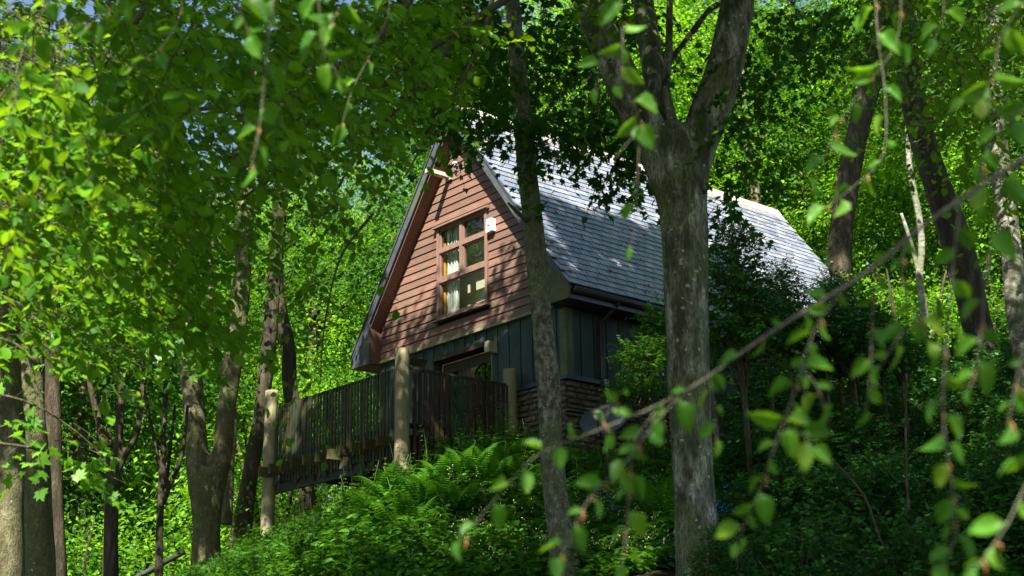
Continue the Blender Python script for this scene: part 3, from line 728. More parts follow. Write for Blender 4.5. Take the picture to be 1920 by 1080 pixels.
# ------------------------------------------------------------------ deck
XD, YD, XL, YR, ZR, ZBM = 1.3563, -1.9645, -2.1723, .07, -1.0435, -2.4424
DK = -2.03
deck = thing('timber_deck', 'raised timber deck with slatted green and brown railing on round posts', 'deck', (-.4, -.9, -2.8))
def post(x, y, zt, zb_, r, seed):
    V, F = tube_np([(x, y, zb_), (x, y, (zt + zb_) / 2), (x, y, zt - .015), (x, y, zt)], [r * 1.02, r, r * .99, r * .93], 20, 4, .025, True, seed)
    return mesh_np('post', V, F, False)
for (x, y, zt, r, sd_) in ((XD, YD - .03, -.872, .105, 1), (XL, YD - .03, -.857, .105, 2), (XD + .01, YR - .02, -.858, .105, 3), (XL + .1, -.25, -2.1, .07, 4), (-.35, -.3, -2.1, .09, 5)):
    z0 = min(float(ground_z(x, y)), -2.3) - .4
    o = part('post', post(x, y, zt, z0, r, sd_), W_POST, deck)
    for pl in o.data.polygons: pl.use_smooth = len(pl.vertices) == 4
part('rail', MB().box(XL + .09, XD - .09, YD - .005, YD + .06, ZR - .03, ZR).mesh('rail'), W_BEAM, deck)
part('rail', MB().box(XD - .03, XD + .035, YD + .09, YR - .09, ZR - .03, ZR).mesh('rail'), W_BEAM, deck)
part('lower_rail', MB().box(XL + .09, XD - .09, YD + .026, YD + .06, -1.93, -1.86).mesh('lower_rail'), W_BEAM, deck)
part('lower_rail', MB().box(XD - .06, XD - .026, YD + .09, YR - .09, -1.93, -1.86).mesh('lower_rail'), W_BEAM, deck)
part('edge_beam', MB().box(XL + .06, XD - .08, YD + .03, YD + .085, ZBM, DK - .16).mesh('edge_beam'), W_BEAM, deck)
part('edge_beam', MB().box(XD - .08, XD - .03, YD + .1, YR, ZBM, DK - .03).mesh('edge_beam'), W_BEAM, deck)
x = XL + .125; k = 0
while x < XD - .10:
    g_ = (k // 3) % 2
    w = .058 if k > 2 else .085
    z0 = DK - .30 + random.uniform(-.06, .05)
    part('batten', MB().box(x, x + w * random.uniform(.85, 1), YD - .022 + random.uniform(-.003, .003), YD + .004 - .010, z0, ZR - .006 + random.uniform(-.012, .0)).mesh('batten'), (W_SLATG if (k % 5 in (0, 1, 3)) else W_SLATB), deck)
    x += .083 if k > 2 else .115; k += 1
y = YD + .13; k = 0
while y < YR - .10:
    part('batten', MB().box(XD + .036, XD + .058, y, y + .058, DK - .32 + random.uniform(-.05, .05), ZR - .03 + random.uniform(-.01, .0)).mesh('batten'), W_SLATG if k in (7, 8, 9, 19, 20) else W_SLATB, deck)
    y += .0985; k += 1
x = XL + .06; k = 0
while x < XD - .1:
    part('joist', MB().box(x, x + .048, YD - .27 + random.uniform(-.015, .01), FY - .1, DK - .165, DK - .012).mesh('joist'), W_JOIST, deck); x += .318
y = YD - .0 + .1
while y < FY - .14:
    part('deck_board', MB().box(XL - .02, XD - .085, y, y + .115, DK - .010, DK + .018).mesh('deck_board'), W_BEAM, deck); y += .122
part('bracket', MB().prism([(XD + .02, -1.02), (XD + .02, -.90), (XD + .10, -.92)], YD + .06, YD + .36, 'y').mesh('bracket'), W_JOIST, deck)

# ------------------------------------------------------------------ satellite dish
dc = at(1133, 790, 19.0)
dish = thing('satellite_dish', 'dark grey satellite dish standing in the undergrowth below the stone plinth', 'satellite dish', (dc[0], dc[1], float(ground_z(dc[0], dc[1]))))
axis = unit(np.array([-.25, 0, 0]) + unit(CAM - dc) * .8 + np.array([0, 0, .62]))
uu = unit(np.cross(np.array([0, 0, 1.]), axis)); vv = np.cross(axis, uu); V = []; F = []
nr_, na_ = 7, 36
for i in range(nr_ + 1):
    f = i / nr_
    for j in range(na_):
        a = j / na_ * 2 * math.pi; V.append(dc + uu * .325 * f * math.cos(a) + vv * .29 * f * math.sin(a) + axis * (.075 * f * f - .04))
for i in range(nr_):
    for j in range(na_): F.append((i * na_ + j, i * na_ + (j + 1) % na_, (i + 1) * na_ + (j + 1) % na_, (i + 1) * na_ + j))
part('reflector', mesh_np('reflector', np.array(V), F, True), DISHM, dish)
rim = [dc + uu * .325 * math.cos(a) + vv * .29 * math.sin(a) + axis * .035 for a in np.linspace(0, 2 * math.pi, 37)]
part('rim', MB().tube(rim, [.008] * 37, 6).mesh('rim', True), DISHM, dish)
lnb = dc - vv * .24 + axis * .30
part('feed_arm', MB().tube([dc - vv * .30, lnb], [.012, .012], 8).mesh('feed_arm', True), BLACKP, dish)
part('receiver', MB().tube([lnb + axis * .03, lnb - axis * .05], [.03, .026], 10).mesh('receiver', True), WHITEP, dish)
gzd = float(ground_z(dc[0], dc[1]))
part('mast', MB().tube([dc - axis * .05, dc - axis * .12, dc - axis * .12 + np.array([0, 0, -.3]), (dc[0] - axis[0] * .12, dc[1] - axis[1] * .12, min(gzd, dc[2] - .4) - .2)], [.020] * 4, 8).mesh('mast', True), BLACKP, dish)

# ------------------------------------------------------------------ trees with their own shapes
def limb(pts, extra_up=None):
    """pts: (px, py, s, width_px) -> world path and radii"""
    P = []; R = []
    for (px, py, s, w) in pts:
        q = at(px, py, s); P.append(q); R.append(w * .5 * ((q - CAM) @ FW) / FPX)
    return P, R
def trunk_mesh(limbs, vox=None, bump=.06, seg=20, res=7, seed=0, root=True, smooth_it=6):
    mb = MB()
    for k, (P, R) in enumerate(limbs):
        P = list(map(np.array, P)); R = list(R)
        if k == 0 and root:
            b = P[0].copy(); g0 = float(ground_z(b[0], b[1]))
            d = unit(P[0] - P[1]); 
            P = [np.array([b[0] + d[0] * .1, b[1] + d[1] * .1, min(g0, b[2] - .05) - .5]), np.array([b[0], b[1], min(g0 + .12, b[2] - .02)])] + P[1:] if b[2] - g0 < .4 else [np.array([b[0] + d[0] * .3, b[1] + d[1] * .3, g0 - .4]), np.array([b[0] + d[0] * .2, b[1] + d[1] * .2, g0 + .2])] + P
            R = [R[0] * 1.5, R[0] * 1.12] + (R[1:] if b[2] - g0 < .4 else R)
        V, F = tube_np(P, R, seg, res, bump, True, seed + k); mb.add(V, F)
    me = mb.mesh('trunk', True)
    return me
def tree(name, label, mat, limbs, cat='tree', group=None, vox=None, seed=0, bump=.06, seg=20):
    base = limbs[0][0][0]
    t = thing(name, label, cat, (base[0], base[1], float(ground_z(base[0], base[1]))), group)
    o = part('trunk', trunk_mesh(limbs, seed=seed, bump=bump, seg=seg), mat, t)
    if vox:
        m = o.modifiers.new('join', 'REMESH'); m.mode = 'VOXEL'; m.voxel_size = vox; m.use_smooth_shade = True
        m2 = o.modifiers.new('soft', 'SMOOTH'); m2.iterations = 8; m2.factor = .5
    return t
def crown_from(name, parent, tpl, mat, P, D, Nn, S, carve=True, g=rng, shade_high=None):
    if carve:
        k = sun_gap(P, g); P, D, Nn, S = P[k], D[k], Nn[k], S[k]
    lv = Leaves(); lv.add(tpl, P, D, Nn, S)
    if shade_high is not None:
        P, D, Nn, S = shade_high
        k = sun_gap(P, g); lv.add(T_MID, P[k], D[k], Nn[k], S[k] * 1.12)  # unseen canopy leaves, added for their shade, join the visible crown's mesh
    return part(name, lv.mesh(name), mat, parent, kind='stuff')
def canopy(center, rad, ntw, nleaf, length, lsize, g, **kw):
    """twigs spread unevenly through a crown's volume"""
    nb = max(10, ntw // 22)
    d = unit(g.normal(0, 1, (nb, 3))) * (g.random((nb, 1)) ** .45)
    cl = np.asarray(center) + d * np.asarray(rad)
    st = cl[g.integers(0, nb, ntw)] + g.normal(0, .42, (ntw, 3)) * np.array([1, 1, .55])
    dr = g.normal(0, 1, (ntw, 3)); dr[:, 2] = dr[:, 2] * .35 - .1
    return twigs(st, dr, length * g.uniform(.6, 1.3, ntw), nleaf, lsize, g, **kw)
gT = np.random.default_rng(5)
def px_twigs(poly, n, s0, s1, nleaf, length, lsize, g, bias=(0, 0, -.35), **kw):
    st = fill(poly, n, s0, s1, g)
    dr = g.normal(0, 1, (n, 3)); dr[:, 2] *= .35; dr += np.array(bias)
    return twigs(st, dr, length * g.uniform(.6, 1.3, n), nleaf, lsize, g, **kw)
def joinp(*a): return [np.concatenate([q[i] for q in a]) for i in range(4)]

def shade(pts, k0, k1, n, nleaf, length, lsize, g, **kw):
    """boughs higher up along the sun's path over a part of the scene"""
    pts = np.asarray(pts); n = int(n * 2.0); k1 = k1 + 2.0; i = g.integers(0, len(pts), n)
    st = pts[i] + SUN * g.uniform(k0, k1, (n, 1)) + g.normal(0, .12, (n, 3))
    dr = g.normal(0, 1, (n, 3)); dr[:, 2] = dr[:, 2] * .3
    length = length * g.uniform(.6, 1.2, n)
    st = st - unit(dr) * (length * .5)[:, None]
    return twigs(st, dr, length, nleaf, lsize, g, **kw)
gU = np.random.default_rng(404)
def boxpts(f, n): return np.array([f(*q) for q in gU.random((n, 3))])  # points on the surfaces that the added canopy leaves shade
_ex = np.array([0, 1., 0]); _ey = np.array([-math.cos(SA), 0, math.sin(SA)])
TG_ROOF = boxpts(lambda a, b, c: np.array([EH, 0, HE]) + _ex * (-.3 + 6.2 * a) + _ey * (4.74 * (-.12 + .62 * b)), 4000)
TG_WALL = boxpts(lambda a, b, c: np.array([-2.5 + 5.2 * a, .2, -2.1 + 3.1 * b]), 3000)
TG_SIDE = boxpts(lambda a, b, c: np.array([2.5, .2 + 6 * a, -2.1 + 2.3 * b]), 2000)
TG_DECK = boxpts(lambda a, b, c: np.array([-2.3 + 3.9 * a, -2.0 + 2 * (c if a > .85 else 0), -2.5 + 1.7 * b]), 2000)
TG_T2 = boxpts(lambda a, b, c: at(1290 + 70 * (a - .5) + (b < .35) * 150 * (a - .5), -40 + 1130 * b, 13.9), 2000)
TG_T1 = boxpts(lambda a, b, c: at(1000 + 40 * b + 50 * (a - .5), -40 + 1130 * b, 14.9), 2000)
def _gp(s, r): w = world_sr(s, r); return np.array([w[0], w[1], float(ground_z(w[0], w[1])) + .3])
TG_BANK = boxpts(lambda a, b, c: _gp(15 + 8 * a, (-.24 + .37 * b) * (15 + 8 * a)), 3000)
TG_SLOPE = boxpts(lambda a, b, c: _gp(11.5 + 10 * a, (.12 + .27 * b) * (11.5 + 10 * a)) + [0, 0, 1.2 * c], 3000)
TG_TOPL = boxpts(lambda a, b, c: at(260 + 640 * a, -20 + 440 * b, 4.6 + 7 * c), 3000)
TG_TR = boxpts(lambda a, b, c: at(1640 + 300 * a, 330 * b, 7.5 + 5.5 * c), 1500)
TG_FG = boxpts(lambda a, b, c: at(860 + 1060 * a, (820 if a < .4 else 330) + (1080 - (820 if a < .4 else 330)) * b, 2.55), 2000)
TG_T3 = boxpts(lambda a, b, c: at(330 + 140 * a, 420 + 640 * b, 24), 1500)
TG_LT = boxpts(lambda a, b, c: at(-10 + 130 * a, 620 + 480 * b, 13), 1500)
TG_RT = boxpts(lambda a, b, c: at(1560 + 130 * a + 0 * b, 0 + 500 * b, 29) if c < .4 else at(1680 + 170 * b + 70 * (a - .5), 750 * b, 22), 2500)

# forked sycamore in front of the roof
S2 = 14.0
t2 = tree('sycamore_tree', 'thick grey trunk forking into heavy limbs in front of the slate roof', B_BIG, [
    limb([(1322, 1085, S2, 97), (1306, 980, S2, 82), (1297, 860, S2, 78), (1291, 700, S2, 81), (1287, 560, S2, 83), (1284, 430, S2, 86), (1275, 330, S2, 97), (1262, 270, S2, 86), (1262, 235, S2, 56)]),
    limb([(1275, 400, S2, 73), (1252, 330, S2, 73), (1222, 260, S2, 71), (1180, 180, S2 - .1, 69), (1140, 90, S2 - .2, 65), (1105, 10, S2 - .3, 61), (1060, -120, S2 - .5, 54), (1030, -260, S2 - .7, 43), (985, -480, S2 - 1, 24)]),
    limb([(1282, 380, S2 + .1, 65), (1262, 285, S2 + .2, 52), (1240, 200, S2 + .35, 46), (1222, 110, S2 + .5, 43), (1206, 0, S2 + .7, 39), (1190, -160, S2 + 1, 30), (1180, -350, S2 + 1.4, 17)]),
    limb([(1262, 240, S2 + .1, 22), (1248, 180, S2 + .1, 18), (1254, 100, S2 + .2, 16), (1256, 0, S2 + .3, 14), (1262, -160, S2 + .4, 9)]),
    limb([(1284, 430, S2, 74), (1296, 320, S2, 71), (1322, 230, S2, 75), (1352, 150, S2 - .05, 70), (1372, 70, S2 - .1, 65), (1386, -20, S2 - .1, 62), (1400, -180, S2 - .2, 51), (1430, -420, S2 - .3, 31), (1450, -600, S2 - .3, 16)]),
], vox=.022, seed=3, bump=.04, seg=24)
part('branch', MB().tube(*[catmull(np.array(q), 4) if i == 0 else q for i, q in enumerate([[at(1300, 60, 14.2), at(1340, 10, 14.6), at(1400, 0, 15)], [.03] * 9])], 7).mesh('branch', True), B_TWIG, t2)
part('branch', MB().tube(catmull(np.array([at(1245, 130, 14.4), at(1290, 70, 14.6), at(1330, 20, 14.9), at(1400, -10, 15.2)]), 4), list(np.linspace(.032, .02, 13)), 7).mesh('branch', True), B_TWIG, t2)
M1a = [(640, 0), (1250, 0), (1255, 100), (1235, 200), (1130, 205), (1010, 190), (900, 175), (820, 175), (740, 150)]
M1b = [(1010, 205), (1230, 200), (1240, 360), (1190, 370), (1135, 365), (1090, 330), (1060, 290), (1020, 280)]
M2 = [(1385, 0), (1690, 0), (1600, 110), (1470, 140), (1410, 260), (1392, 420), (1340, 440), (1345, 250)]
a = px_twigs(M2, 120, 13, 17, 9, .55, .105, gT, droop=.5, flat=.75)
b = canopy(world_sr(13.4, 2.2, 7.0), (4.6, 4.6, 3.6), 700, 8, .55, .13, gT, droop=.3, flat=.5)
b2 = canopy(world_sr(12.5, 5.5, 6.0), (4.0, 4.0, 3.2), 500, 8, .55, .13, gT, droop=.3, flat=.5)
c = px_twigs(M1b, 80, 14.4, 16.2, 8, .42, .118, gT, droop=.6, flat=.85)
h1 = shade(TG_ROOF, 8, 12, 700, 8, .6, .17, gU, droop=.2, flat=.35)
h2 = shade(TG_SIDE, 8, 12, 160, 8, .6, .17, gU, droop=.2, flat=.35)
h3 = shade(TG_SLOPE, 6.5, 11, 900, 8, .7, .17, gU, droop=.2, flat=.35)
crown_from('crown', t2, T_MAPLE, L_SYC, *joinp(a, c), g=gT, shade_high=joinp(b, b2, h1, h2, h3, shade(TG_RT, 10, 16, 420, 8, .7, .18, gU, droop=.2, flat=.35)))
part('twigs', lines_mesh('twigs', np.concatenate([a[4], c[4], b[4], b2[4]]), .006), B_TWIG, t2, kind='stuff')

# slim speckled sycamore in front of the gable
S1 = 15.0
t1 = tree('slim_sycamore', 'slim speckled grey trunk standing in front of the cabin corner', B_SLIM, [
    limb([(1062, 1090, S1, 52), (1050, 1000, S1, 50), (1038, 900, S1, 46), (1032, 800, S1, 42), (1029, 720, S1, 43), (1020, 640, S1, 41), (1012, 560, S1, 40), (1004, 470, S1, 39), (995, 380, S1, 37), (986, 290, S1, 36), (977, 200, S1, 35), (969, 110, S1, 31), (962, 20, S1, 27), (955, -60, S1, 25), (950, -250, S1, 18), (960, -480, S1, 9)])],
    seed=8, bump=.06, seg=24)
part('branch', MB().tube(catmull(np.array([at(990, 415, 14.95), at(972, 400, 14.7), at(957, 385, 14.5), at(953, 380, 14.45)]), 3), list(np.linspace(.03, .012, 10)), 7).mesh('branch', True), B_SLIM, t1)
part('branch', MB().tube(catmull(np.array([at(985, 310, 15), at(1000, 260, 15), at(1012, 235, 15), at(1040, 190, 15.1)]), 3), list(np.linspace(.022, .008, 10)), 7).mesh('branch', True), B_TWIG, t1)
a = px_twigs(M1a, 380, 15.4, 19.0, 9, .65, .115, gT, droop=.5, flat=.8)
a = [np.concatenate([u, v]) for u, v in zip(a, px_twigs([(640, 0), (930, 0), (930, 150), (820, 175), (740, 150)], 80, 12.5, 15, 9, .6, .105, gT, droop=.5, flat=.8))]
a2 = px_twigs([(810, 225), (1010, 195), (1020, 280), (1000, 300), (950, 245), (905, 250), (850, 260), (790, 270)], 40, 13.5, 15.2, 7, .42, .105, gT, droop=.6, flat=.85)
a3 = px_twigs([(985, 300), (1030, 280), (1030, 400), (1005, 360), (985, 350)], 7, 14.4, 15.2, 6, .3, .09, gT, droop=.6, flat=.85)
b = canopy(world_sr(14.2, -1.4, 5.4), (3.4, 3.4, 2.8), 400, 8, .55, .13, gT, droop=.3, flat=.5)
h1 = shade(TG_WALL, 8, 11, 330, 8, .6, .17, gU, droop=.2, flat=.35)
h2 = shade(TG_DECK, 7.5, 11, 170, 8, .6, .17, gU, droop=.2, flat=.35)
h3 = shade(TG_BANK, 6.5, 10, 520, 8, .7, .17, gU, droop=.2, flat=.35)
crown_from('crown', t1, T_MAPLE, L_SYC, *joinp(a, a2, a3, px_twigs([(790, 150), (960, 140), (950, 235), (880, 240), (800, 245)], 60, 13, 15.5, 8, .4, .10, gT, droop=.5, flat=.85)), g=gT, shade_high=joinp(b, h1, h2, h3))
part('twigs', lines_mesh('twigs', np.concatenate([a[4], a2[4], a3[4], b[4]]), .006), B_TWIG, t1, kind='stuff')

# double-stemmed beech beyond the deck
S3 = 24.0
t3 = tree('beech_tree', 'broad smooth beech dividing low into two upright stems beyond the deck', B_BEECH, [
    limb([(387, 1052, S3, 58), (388, 980, S3, 54), (388, 920, S3, 62), (390, 880, S3, 50)]),
    limb([(376, 925, S3, 46), (369, 850, S3, 44), (363, 760, S3, 41), (356, 680, S3, 40), (345, 610, S3, 39), (330, 520, S3, 38), (312, 400, S3, 35), (290, 250, S3, 30), (280, -60, S3, 22), (275, -300, S3, 12)]),
    limb([(398, 925, S3, 44), (417, 850, S3, 38), (424, 770, S3, 37), (437, 680, S3, 36), (448, 580, S3, 35), (457, 480, S3, 33), (464, 330, S3, 30), (478, 100, S3, 24), (486, -200, S3, 14)]),
    limb([(424, 985, S3 + 1.2, 24), (430, 880, S3 + 1.2, 20), (436, 760, S3 + 1.2, 17), (400, 640, S3 + 1.2, 15), (396, 480, S3 + 1.2, 13), (405, 300, S3 + 1.2, 10)])],
    vox=.035, seed=20, bump=.05)
gB = np.random.default_rng(21)
b = px_twigs([(250, 0), (700, 0), (640, 300), (520, 560), (300, 560), (180, 300)], 330, 22, 26.5, 10, .9, .12, gB, droop=.3, flat=.5)
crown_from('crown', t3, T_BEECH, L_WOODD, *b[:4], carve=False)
part('twigs', lines_mesh('twigs', b[4], .008), B_TWIG, t3, kind='stuff')

# other single trunks, each with a bit of crown
def plain_tree(label, mat, limbs, crown_poly, n, s0, s1, leafm=L_WOODD, size=.12, seed=0, name='woodland_tree', cat='tree', group=None, bump=.07, vox=None, flat=.5):
    t = tree(name, label, mat, limbs, cat, group, vox=vox, seed=seed, bump=bump, seg=14)
    g = np.random.default_rng(seed + 100)
    b = px_twigs(crown_poly, n, s0, s1, 10, .9, size, g, droop=.3, flat=flat)
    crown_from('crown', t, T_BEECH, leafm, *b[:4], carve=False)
    part('twigs', lines_mesh('twigs', b[4], .008), B_TWIG, t, kind='stuff')
    return t
plain_tree('dark leaning trunk rising between the beech and the deck post', B_DARK,
           [limb([(450, 1012, 27, 40), (462, 930, 27, 33), (478, 840, 27, 29), (494, 740, 27, 28), (505, 640, 27, 27), (516, 500, 27, 25), (524, 360, 27, 26), (530, 100, 27, 18)])],
           [(430, 60), (640, 40), (660, 330), (560, 420), (450, 380)], 130, 26, 29, seed=31)
plain_tree('bent grey trunk standing behind the slatted deck railing', B_DARK,
           [limb([(580, 960, 28, 34), (572, 900, 28, 30), (556, 800, 28, 28), (543, 720, 28, 28), (540, 655, 28, 28), (528, 590, 28, 26), (520, 510, 28, 22), (530, 380, 28, 18), (545, 150, 28, 12)])],
           [(560, 100), (780, 60), (760, 330), (640, 420), (560, 360)], 130, 27, 30, seed=32)
plain_tree('stout trunk clothed in bright maple leaves at the edge of the wood', B_BEECH,
           [limb([(2, 1100, 12, 84), (8, 980, 12, 74), (12, 860, 12, 66), (12, 740, 12, 58), (8, 620, 12, 58), (0, 480, 12, 54), (-12, 300, 12, 46), (-20, 0, 12, 36)])],
           [(-60, 0), (120, 0), (150, 260), (60, 420), (-60, 400)], 90, 11, 13.5, L_BEECH, .10, seed=33, flat=.7)
plain_tree('sun-dappled grey trunk leaning behind the stout maple-leaved trunk', B_BEECH,
           [limb([(72, 1100, 14, 62), (70, 980, 14, 56), (66, 860, 14, 54), (58, 760, 14, 52), (56, 660, 14, 50), (60, 560, 14, 46), (70, 440, 14, 42), (76, 280, 14, 36), (80, 0, 14, 26)])],
           [(40, 100), (260, 60), (300, 300), (160, 430), (40, 400)], 90, 13, 16, L_BEECH, .10, seed=34, flat=.7)
plain_tree('dark straight trunk half hidden behind the dappled grey trunk', B_DARK,
           [limb([(106, 1095, 19, 42), (102, 980, 19, 38), (98, 860, 19, 36), (96, 700, 19, 32), (100, 500, 19, 26), (104, 200, 19, 18)])],
           [(90, 200), (300, 180), (320, 420), (160, 520)], 60, 18, 21, seed=35)
plain_tree('small dark many-limbed tree in the shade left of the broad beech'.replace('left of', 'next to'), B_DARK,
           [limb([(208, 1100, 21, 32), (208, 1000, 21, 29), (210, 930, 21, 28), (213, 880, 21, 28), (216, 850, 21, 24)]),
            limb([(210, 900, 21, 20), (202, 860, 21, 18), (190, 810, 21, 15), (178, 760, 21, 13), (165, 700, 21, 11), (150, 600, 21, 7)]),
            limb([(216, 880, 21, 20), (222, 840, 21, 18), (226, 760, 21, 15), (231, 690, 21, 14), (236, 560, 21, 9), (240, 380, 21, 6)]),
            limb([(220, 880, 21, 16), (236, 850, 21, 14), (255, 815, 21, 12), (266, 750, 21, 11), (272, 660, 21, 9), (282, 540, 21, 6)]),
            limb([(200, 860, 21, 10), (180, 850, 21, 8), (150, 838, 20.6, 6), (118, 815, 20.3, 4)]),
            limb([(203, 920, 21, 9), (185, 905, 21, 7), (160, 895, 21, 5), (140, 880, 21, 3)]),
            limb([(206, 840, 21.1, 10), (203, 790, 21.2, 8), (190, 740, 21.3, 6)])],
           [(120, 420), (300, 400), (330, 640), (200, 700), (120, 640)], 90, 19.5, 22.5, seed=36, vox=.022)
plain_tree('slender dark sapling with thin rising stems beside the broad beech', B_DARK,
           [limb([(298, 1100, 22, 15), (299, 1000, 22, 14), (302, 920, 22, 13), (305, 880, 22, 12), (308, 800, 22, 10), (311, 720, 22, 9), (316, 600, 22, 6)]),
            limb([(304, 905, 22, 10), (295, 850, 22, 8), (284, 800, 22, 7), (275, 755, 22, 6), (262, 680, 22, 4)]),
            limb([(306, 945, 22, 10), (320, 905, 22, 9), (336, 870, 22, 8), (345, 830, 22, 7), (352, 760, 22, 5)]),
            limb([(312, 915, 22.2, 7), (318, 850, 22.2, 6), (328, 760, 22.2, 5)])],
           [(250, 520), (350, 500), (360, 660), (270, 700)], 40, 21, 23, seed=37)
plain_tree('dark rough trunk rising above the far end of the slate roof', B_DARK,
           [limb([(1566, 640, 29, 48), (1570, 560, 29, 46), (1574, 480, 29, 44), (1582, 400, 29, 43), (1596, 310, 29, 42), (1618, 210, 29, 42), (1642, 110, 29, 40), (1664, 10, 29, 38), (1690, -160, 29, 30)])],
           [(1500, -60), (1760, -60), (1740, 120), (1620, 160), (1500, 130)], 60, 27, 30, seed=38)
plain_tree('heavy dark trunk slanting through the shade beyond the shrubs', B_DARK,
           [limb([(1860, 760, 22, 66), (1848, 690, 22, 60), (1830, 600, 22, 56), (1806, 500, 22, 55), (1775, 400, 22, 54), (1742, 300, 22, 50), (1715, 200, 22, 47), (1700, 100, 22, 43), (1690, 0, 22, 40), (1680, -200, 22, 30)])],
           [(1640, -60), (1920, -60), (1920, 220), (1800, 260), (1700, 130)], 120, 19, 23, seed=39)
plain_tree('thin pale crooked stem between the two dark trunks beyond the roof', B_PALE,
           [limb([(1740, 640, 27, 17), (1732, 580, 27, 15), (1724, 520, 27, 14), (1728, 460, 27, 13), (1722, 400, 27, 13), (1708, 330, 27, 11), (1702, 260, 27, 9), (1698, 120, 27, 6)]),
            limb([(1724, 520, 27, 9), (1712, 470, 27, 8), (1700, 430, 27, 7), (1690, 400, 27, 5)])],
           [(1660, 60), (1760, 60), (1780, 200), (1690, 240)], 30, 26, 28, seed=40)
plain_tree('pale sunlit trunk with peeling patches at the edge of the shrubs', B_PALE,
           [limb([(1935, 760, 19, 54), (1926, 680, 19, 50), (1914, 600, 19, 46), (1902, 520, 19, 43), (1892, 440, 19, 40), (1880, 350, 19, 38), (1872, 270, 19, 34), (1866, 180, 19, 30), (1860, 0, 19, 24)])],
           [(1800, -60), (1990, -60), (1990, 180), (1850, 230)], 90, 17, 20, seed=41)

# ------------------------------------------------------------------ wood beyond: shared trunk and crown meshes
gW = np.random.default_rng(77)
def wood_crown(name, rx, rz, ncl, nl, size, g):
    """crown about the origin: leaf clumps in layered boughs"""
    d = unit(g.normal(0, 1, (ncl, 3))); rad = g.random(ncl) ** .42
    taper = 1 - .35 * np.clip(d[:, 2], 0, 1)
    c = d * rad[:, None] * np.array([rx, rx, rz]) * taper[:, None]
    nb = max(9, ncl // 15); pick = g.integers(0, nb, ncl)
    sp = .30 * rx
    c = c[pick] + g.normal(0, 1, (ncl, 3)) * np.array([sp, sp, sp * .32])
    c[:, 2] -= .10 * ((c[:, :2] - c[pick][:, :2]) ** 2).sum(1)
    P = np.repeat(c, nl, 0) + g.normal(0, 1, (ncl * nl, 3)) * np.array([.36, .36, .15])
    D = unit(P * np.array([1, 1, .2])) + g.normal(0, .6, P.shape); D[:, 2] -= .35
    Nn = np.array([0, 0, 1.]) + g.normal(0, .55, P.shape)
    V, F = leaf_arrays(T_RHOMB, P, D, Nn, size * g.uniform(.6, 1.25, len(P)))
    return mesh_np(name, V, F)
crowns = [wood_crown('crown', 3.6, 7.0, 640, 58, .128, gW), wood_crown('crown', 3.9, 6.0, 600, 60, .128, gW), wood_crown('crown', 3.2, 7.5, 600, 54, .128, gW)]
for i, m in enumerate(crowns): m.materials.append([L_WOOD, L_WOODD, L_WOODD][i])  # dark leaf copies on some trees stand in for shadow pockets
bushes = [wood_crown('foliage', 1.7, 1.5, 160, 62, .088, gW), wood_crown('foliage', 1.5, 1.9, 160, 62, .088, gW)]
bushes[0].materials.append(L_WOOD); bushes[1].materials.append(L_WOODD); bushes.append(bushes[1])  # dark copy paints shade into part of the bushes
def wood_trunk(h, r, seed):
    g = np.random.default_rng(seed)
    P = [np.array([g.normal(0, .12) * (z > 1), g.normal(0, .12) * (z > 1), z]) for z in (-.6, 0, 2.5, 5, 8, 11, h)]
    V, F = tube_np(P, [r * 1.4, r * 1.15, r, r * .9, r * .75, r * .55, r * .2], 12, 4, .05, True, seed)
    mb = MB().add(V, F)
    for q in range(9):
        z = g.uniform(3.5, h - 2); a = g.uniform(0, 6.28); L = g.uniform(1.5, 3.2)
        b = np.array([0, 0, z]); e = b + np.array([math.cos(a) * L, math.sin(a) * L, L * g.uniform(.3, .9)])
        V, F = tube_np([b, (b + e) / 2 + [0, 0, .15], e], [r * .3, r * .2, r * .06], 6, 3); mb.add(V, F)
    return mb.mesh('trunk', True)
wtr = [wood_trunk(15, .22, 1), wood_trunk(16, .17, 2)]
wtr[0].materials.append(B_DARK); wtr[1].materials.append(B_BEECH)
def wood_tree(s, r, h, k, label, group, zoff=0):
    w = world_sr(s, r); z = float(ground_z(w[0], w[1]))
    f = h / 18.0; fr = random.uniform(.9, 1.2)
    pale = k % 3 == 0
    t = thing('woodland_tree', label.replace('tall leafy tree', 'tall tree with pale yellow-green leaves' if pale else 'tall tree with leaves coloured dark for shade'), 'tree', (w[0], w[1], z), group)
    a = ob('trunk', wtr[k % 2], None, t); a.scale = (f, f, f); a.rotation_euler.z = random.uniform(0, 6.28)
    c = ob('crown', crowns[k % 3], None, t, kind='stuff', loc=(0, 0, h * .56)); c.scale = (fr * f * 1.05, fr * f * 1.05, f); c.rotation_euler.z = random.uniform(0, 6.28)
def wood_bush(s, r, sc_, k, label, group, nm='bush'):
    w = world_sr(s, r); z = float(ground_z(w[0], w[1]))
    t = thing(nm, label.replace('sunlit leafy bush', 'pale green leafy bush' if k % 3 == 0 else 'leafy bush coloured dark for shade'), 'bush', (w[0], w[1], z), group)
    c = ob('foliage', bushes[k % 3], None, t, kind='stuff', loc=(0, 0, 1.2 * sc_)); c.scale = (sc_,) * 3; c.rotation_euler.z = random.uniform(0, 6.28)
    st = MB()
    for q in range(4):
        a = q * 1.7; st.tube([(.05 * math.cos(a), .05 * math.sin(a), -.3), (.5 * math.cos(a), .5 * math.sin(a), 1.4), (.8 * math.cos(a), .8 * math.sin(a), 2.2)], [.05, .035, .012], 6)
    if 'bush_stems' not in globals():
        globals()['bush_stems'] = st.mesh('stems', True); bush_stems.materials.append(B_DARK)
    o = ob('stems', bush_stems, None, t); o.scale = (sc_,) * 3
LA = 'tall leafy tree in the sunlit wood beyond the deck'; GA = 'woodland trees beyond the deck'
LB = 'tall leafy tree in the sunlit wood behind the slate roof'; GBb = 'woodland trees behind the slate roof'
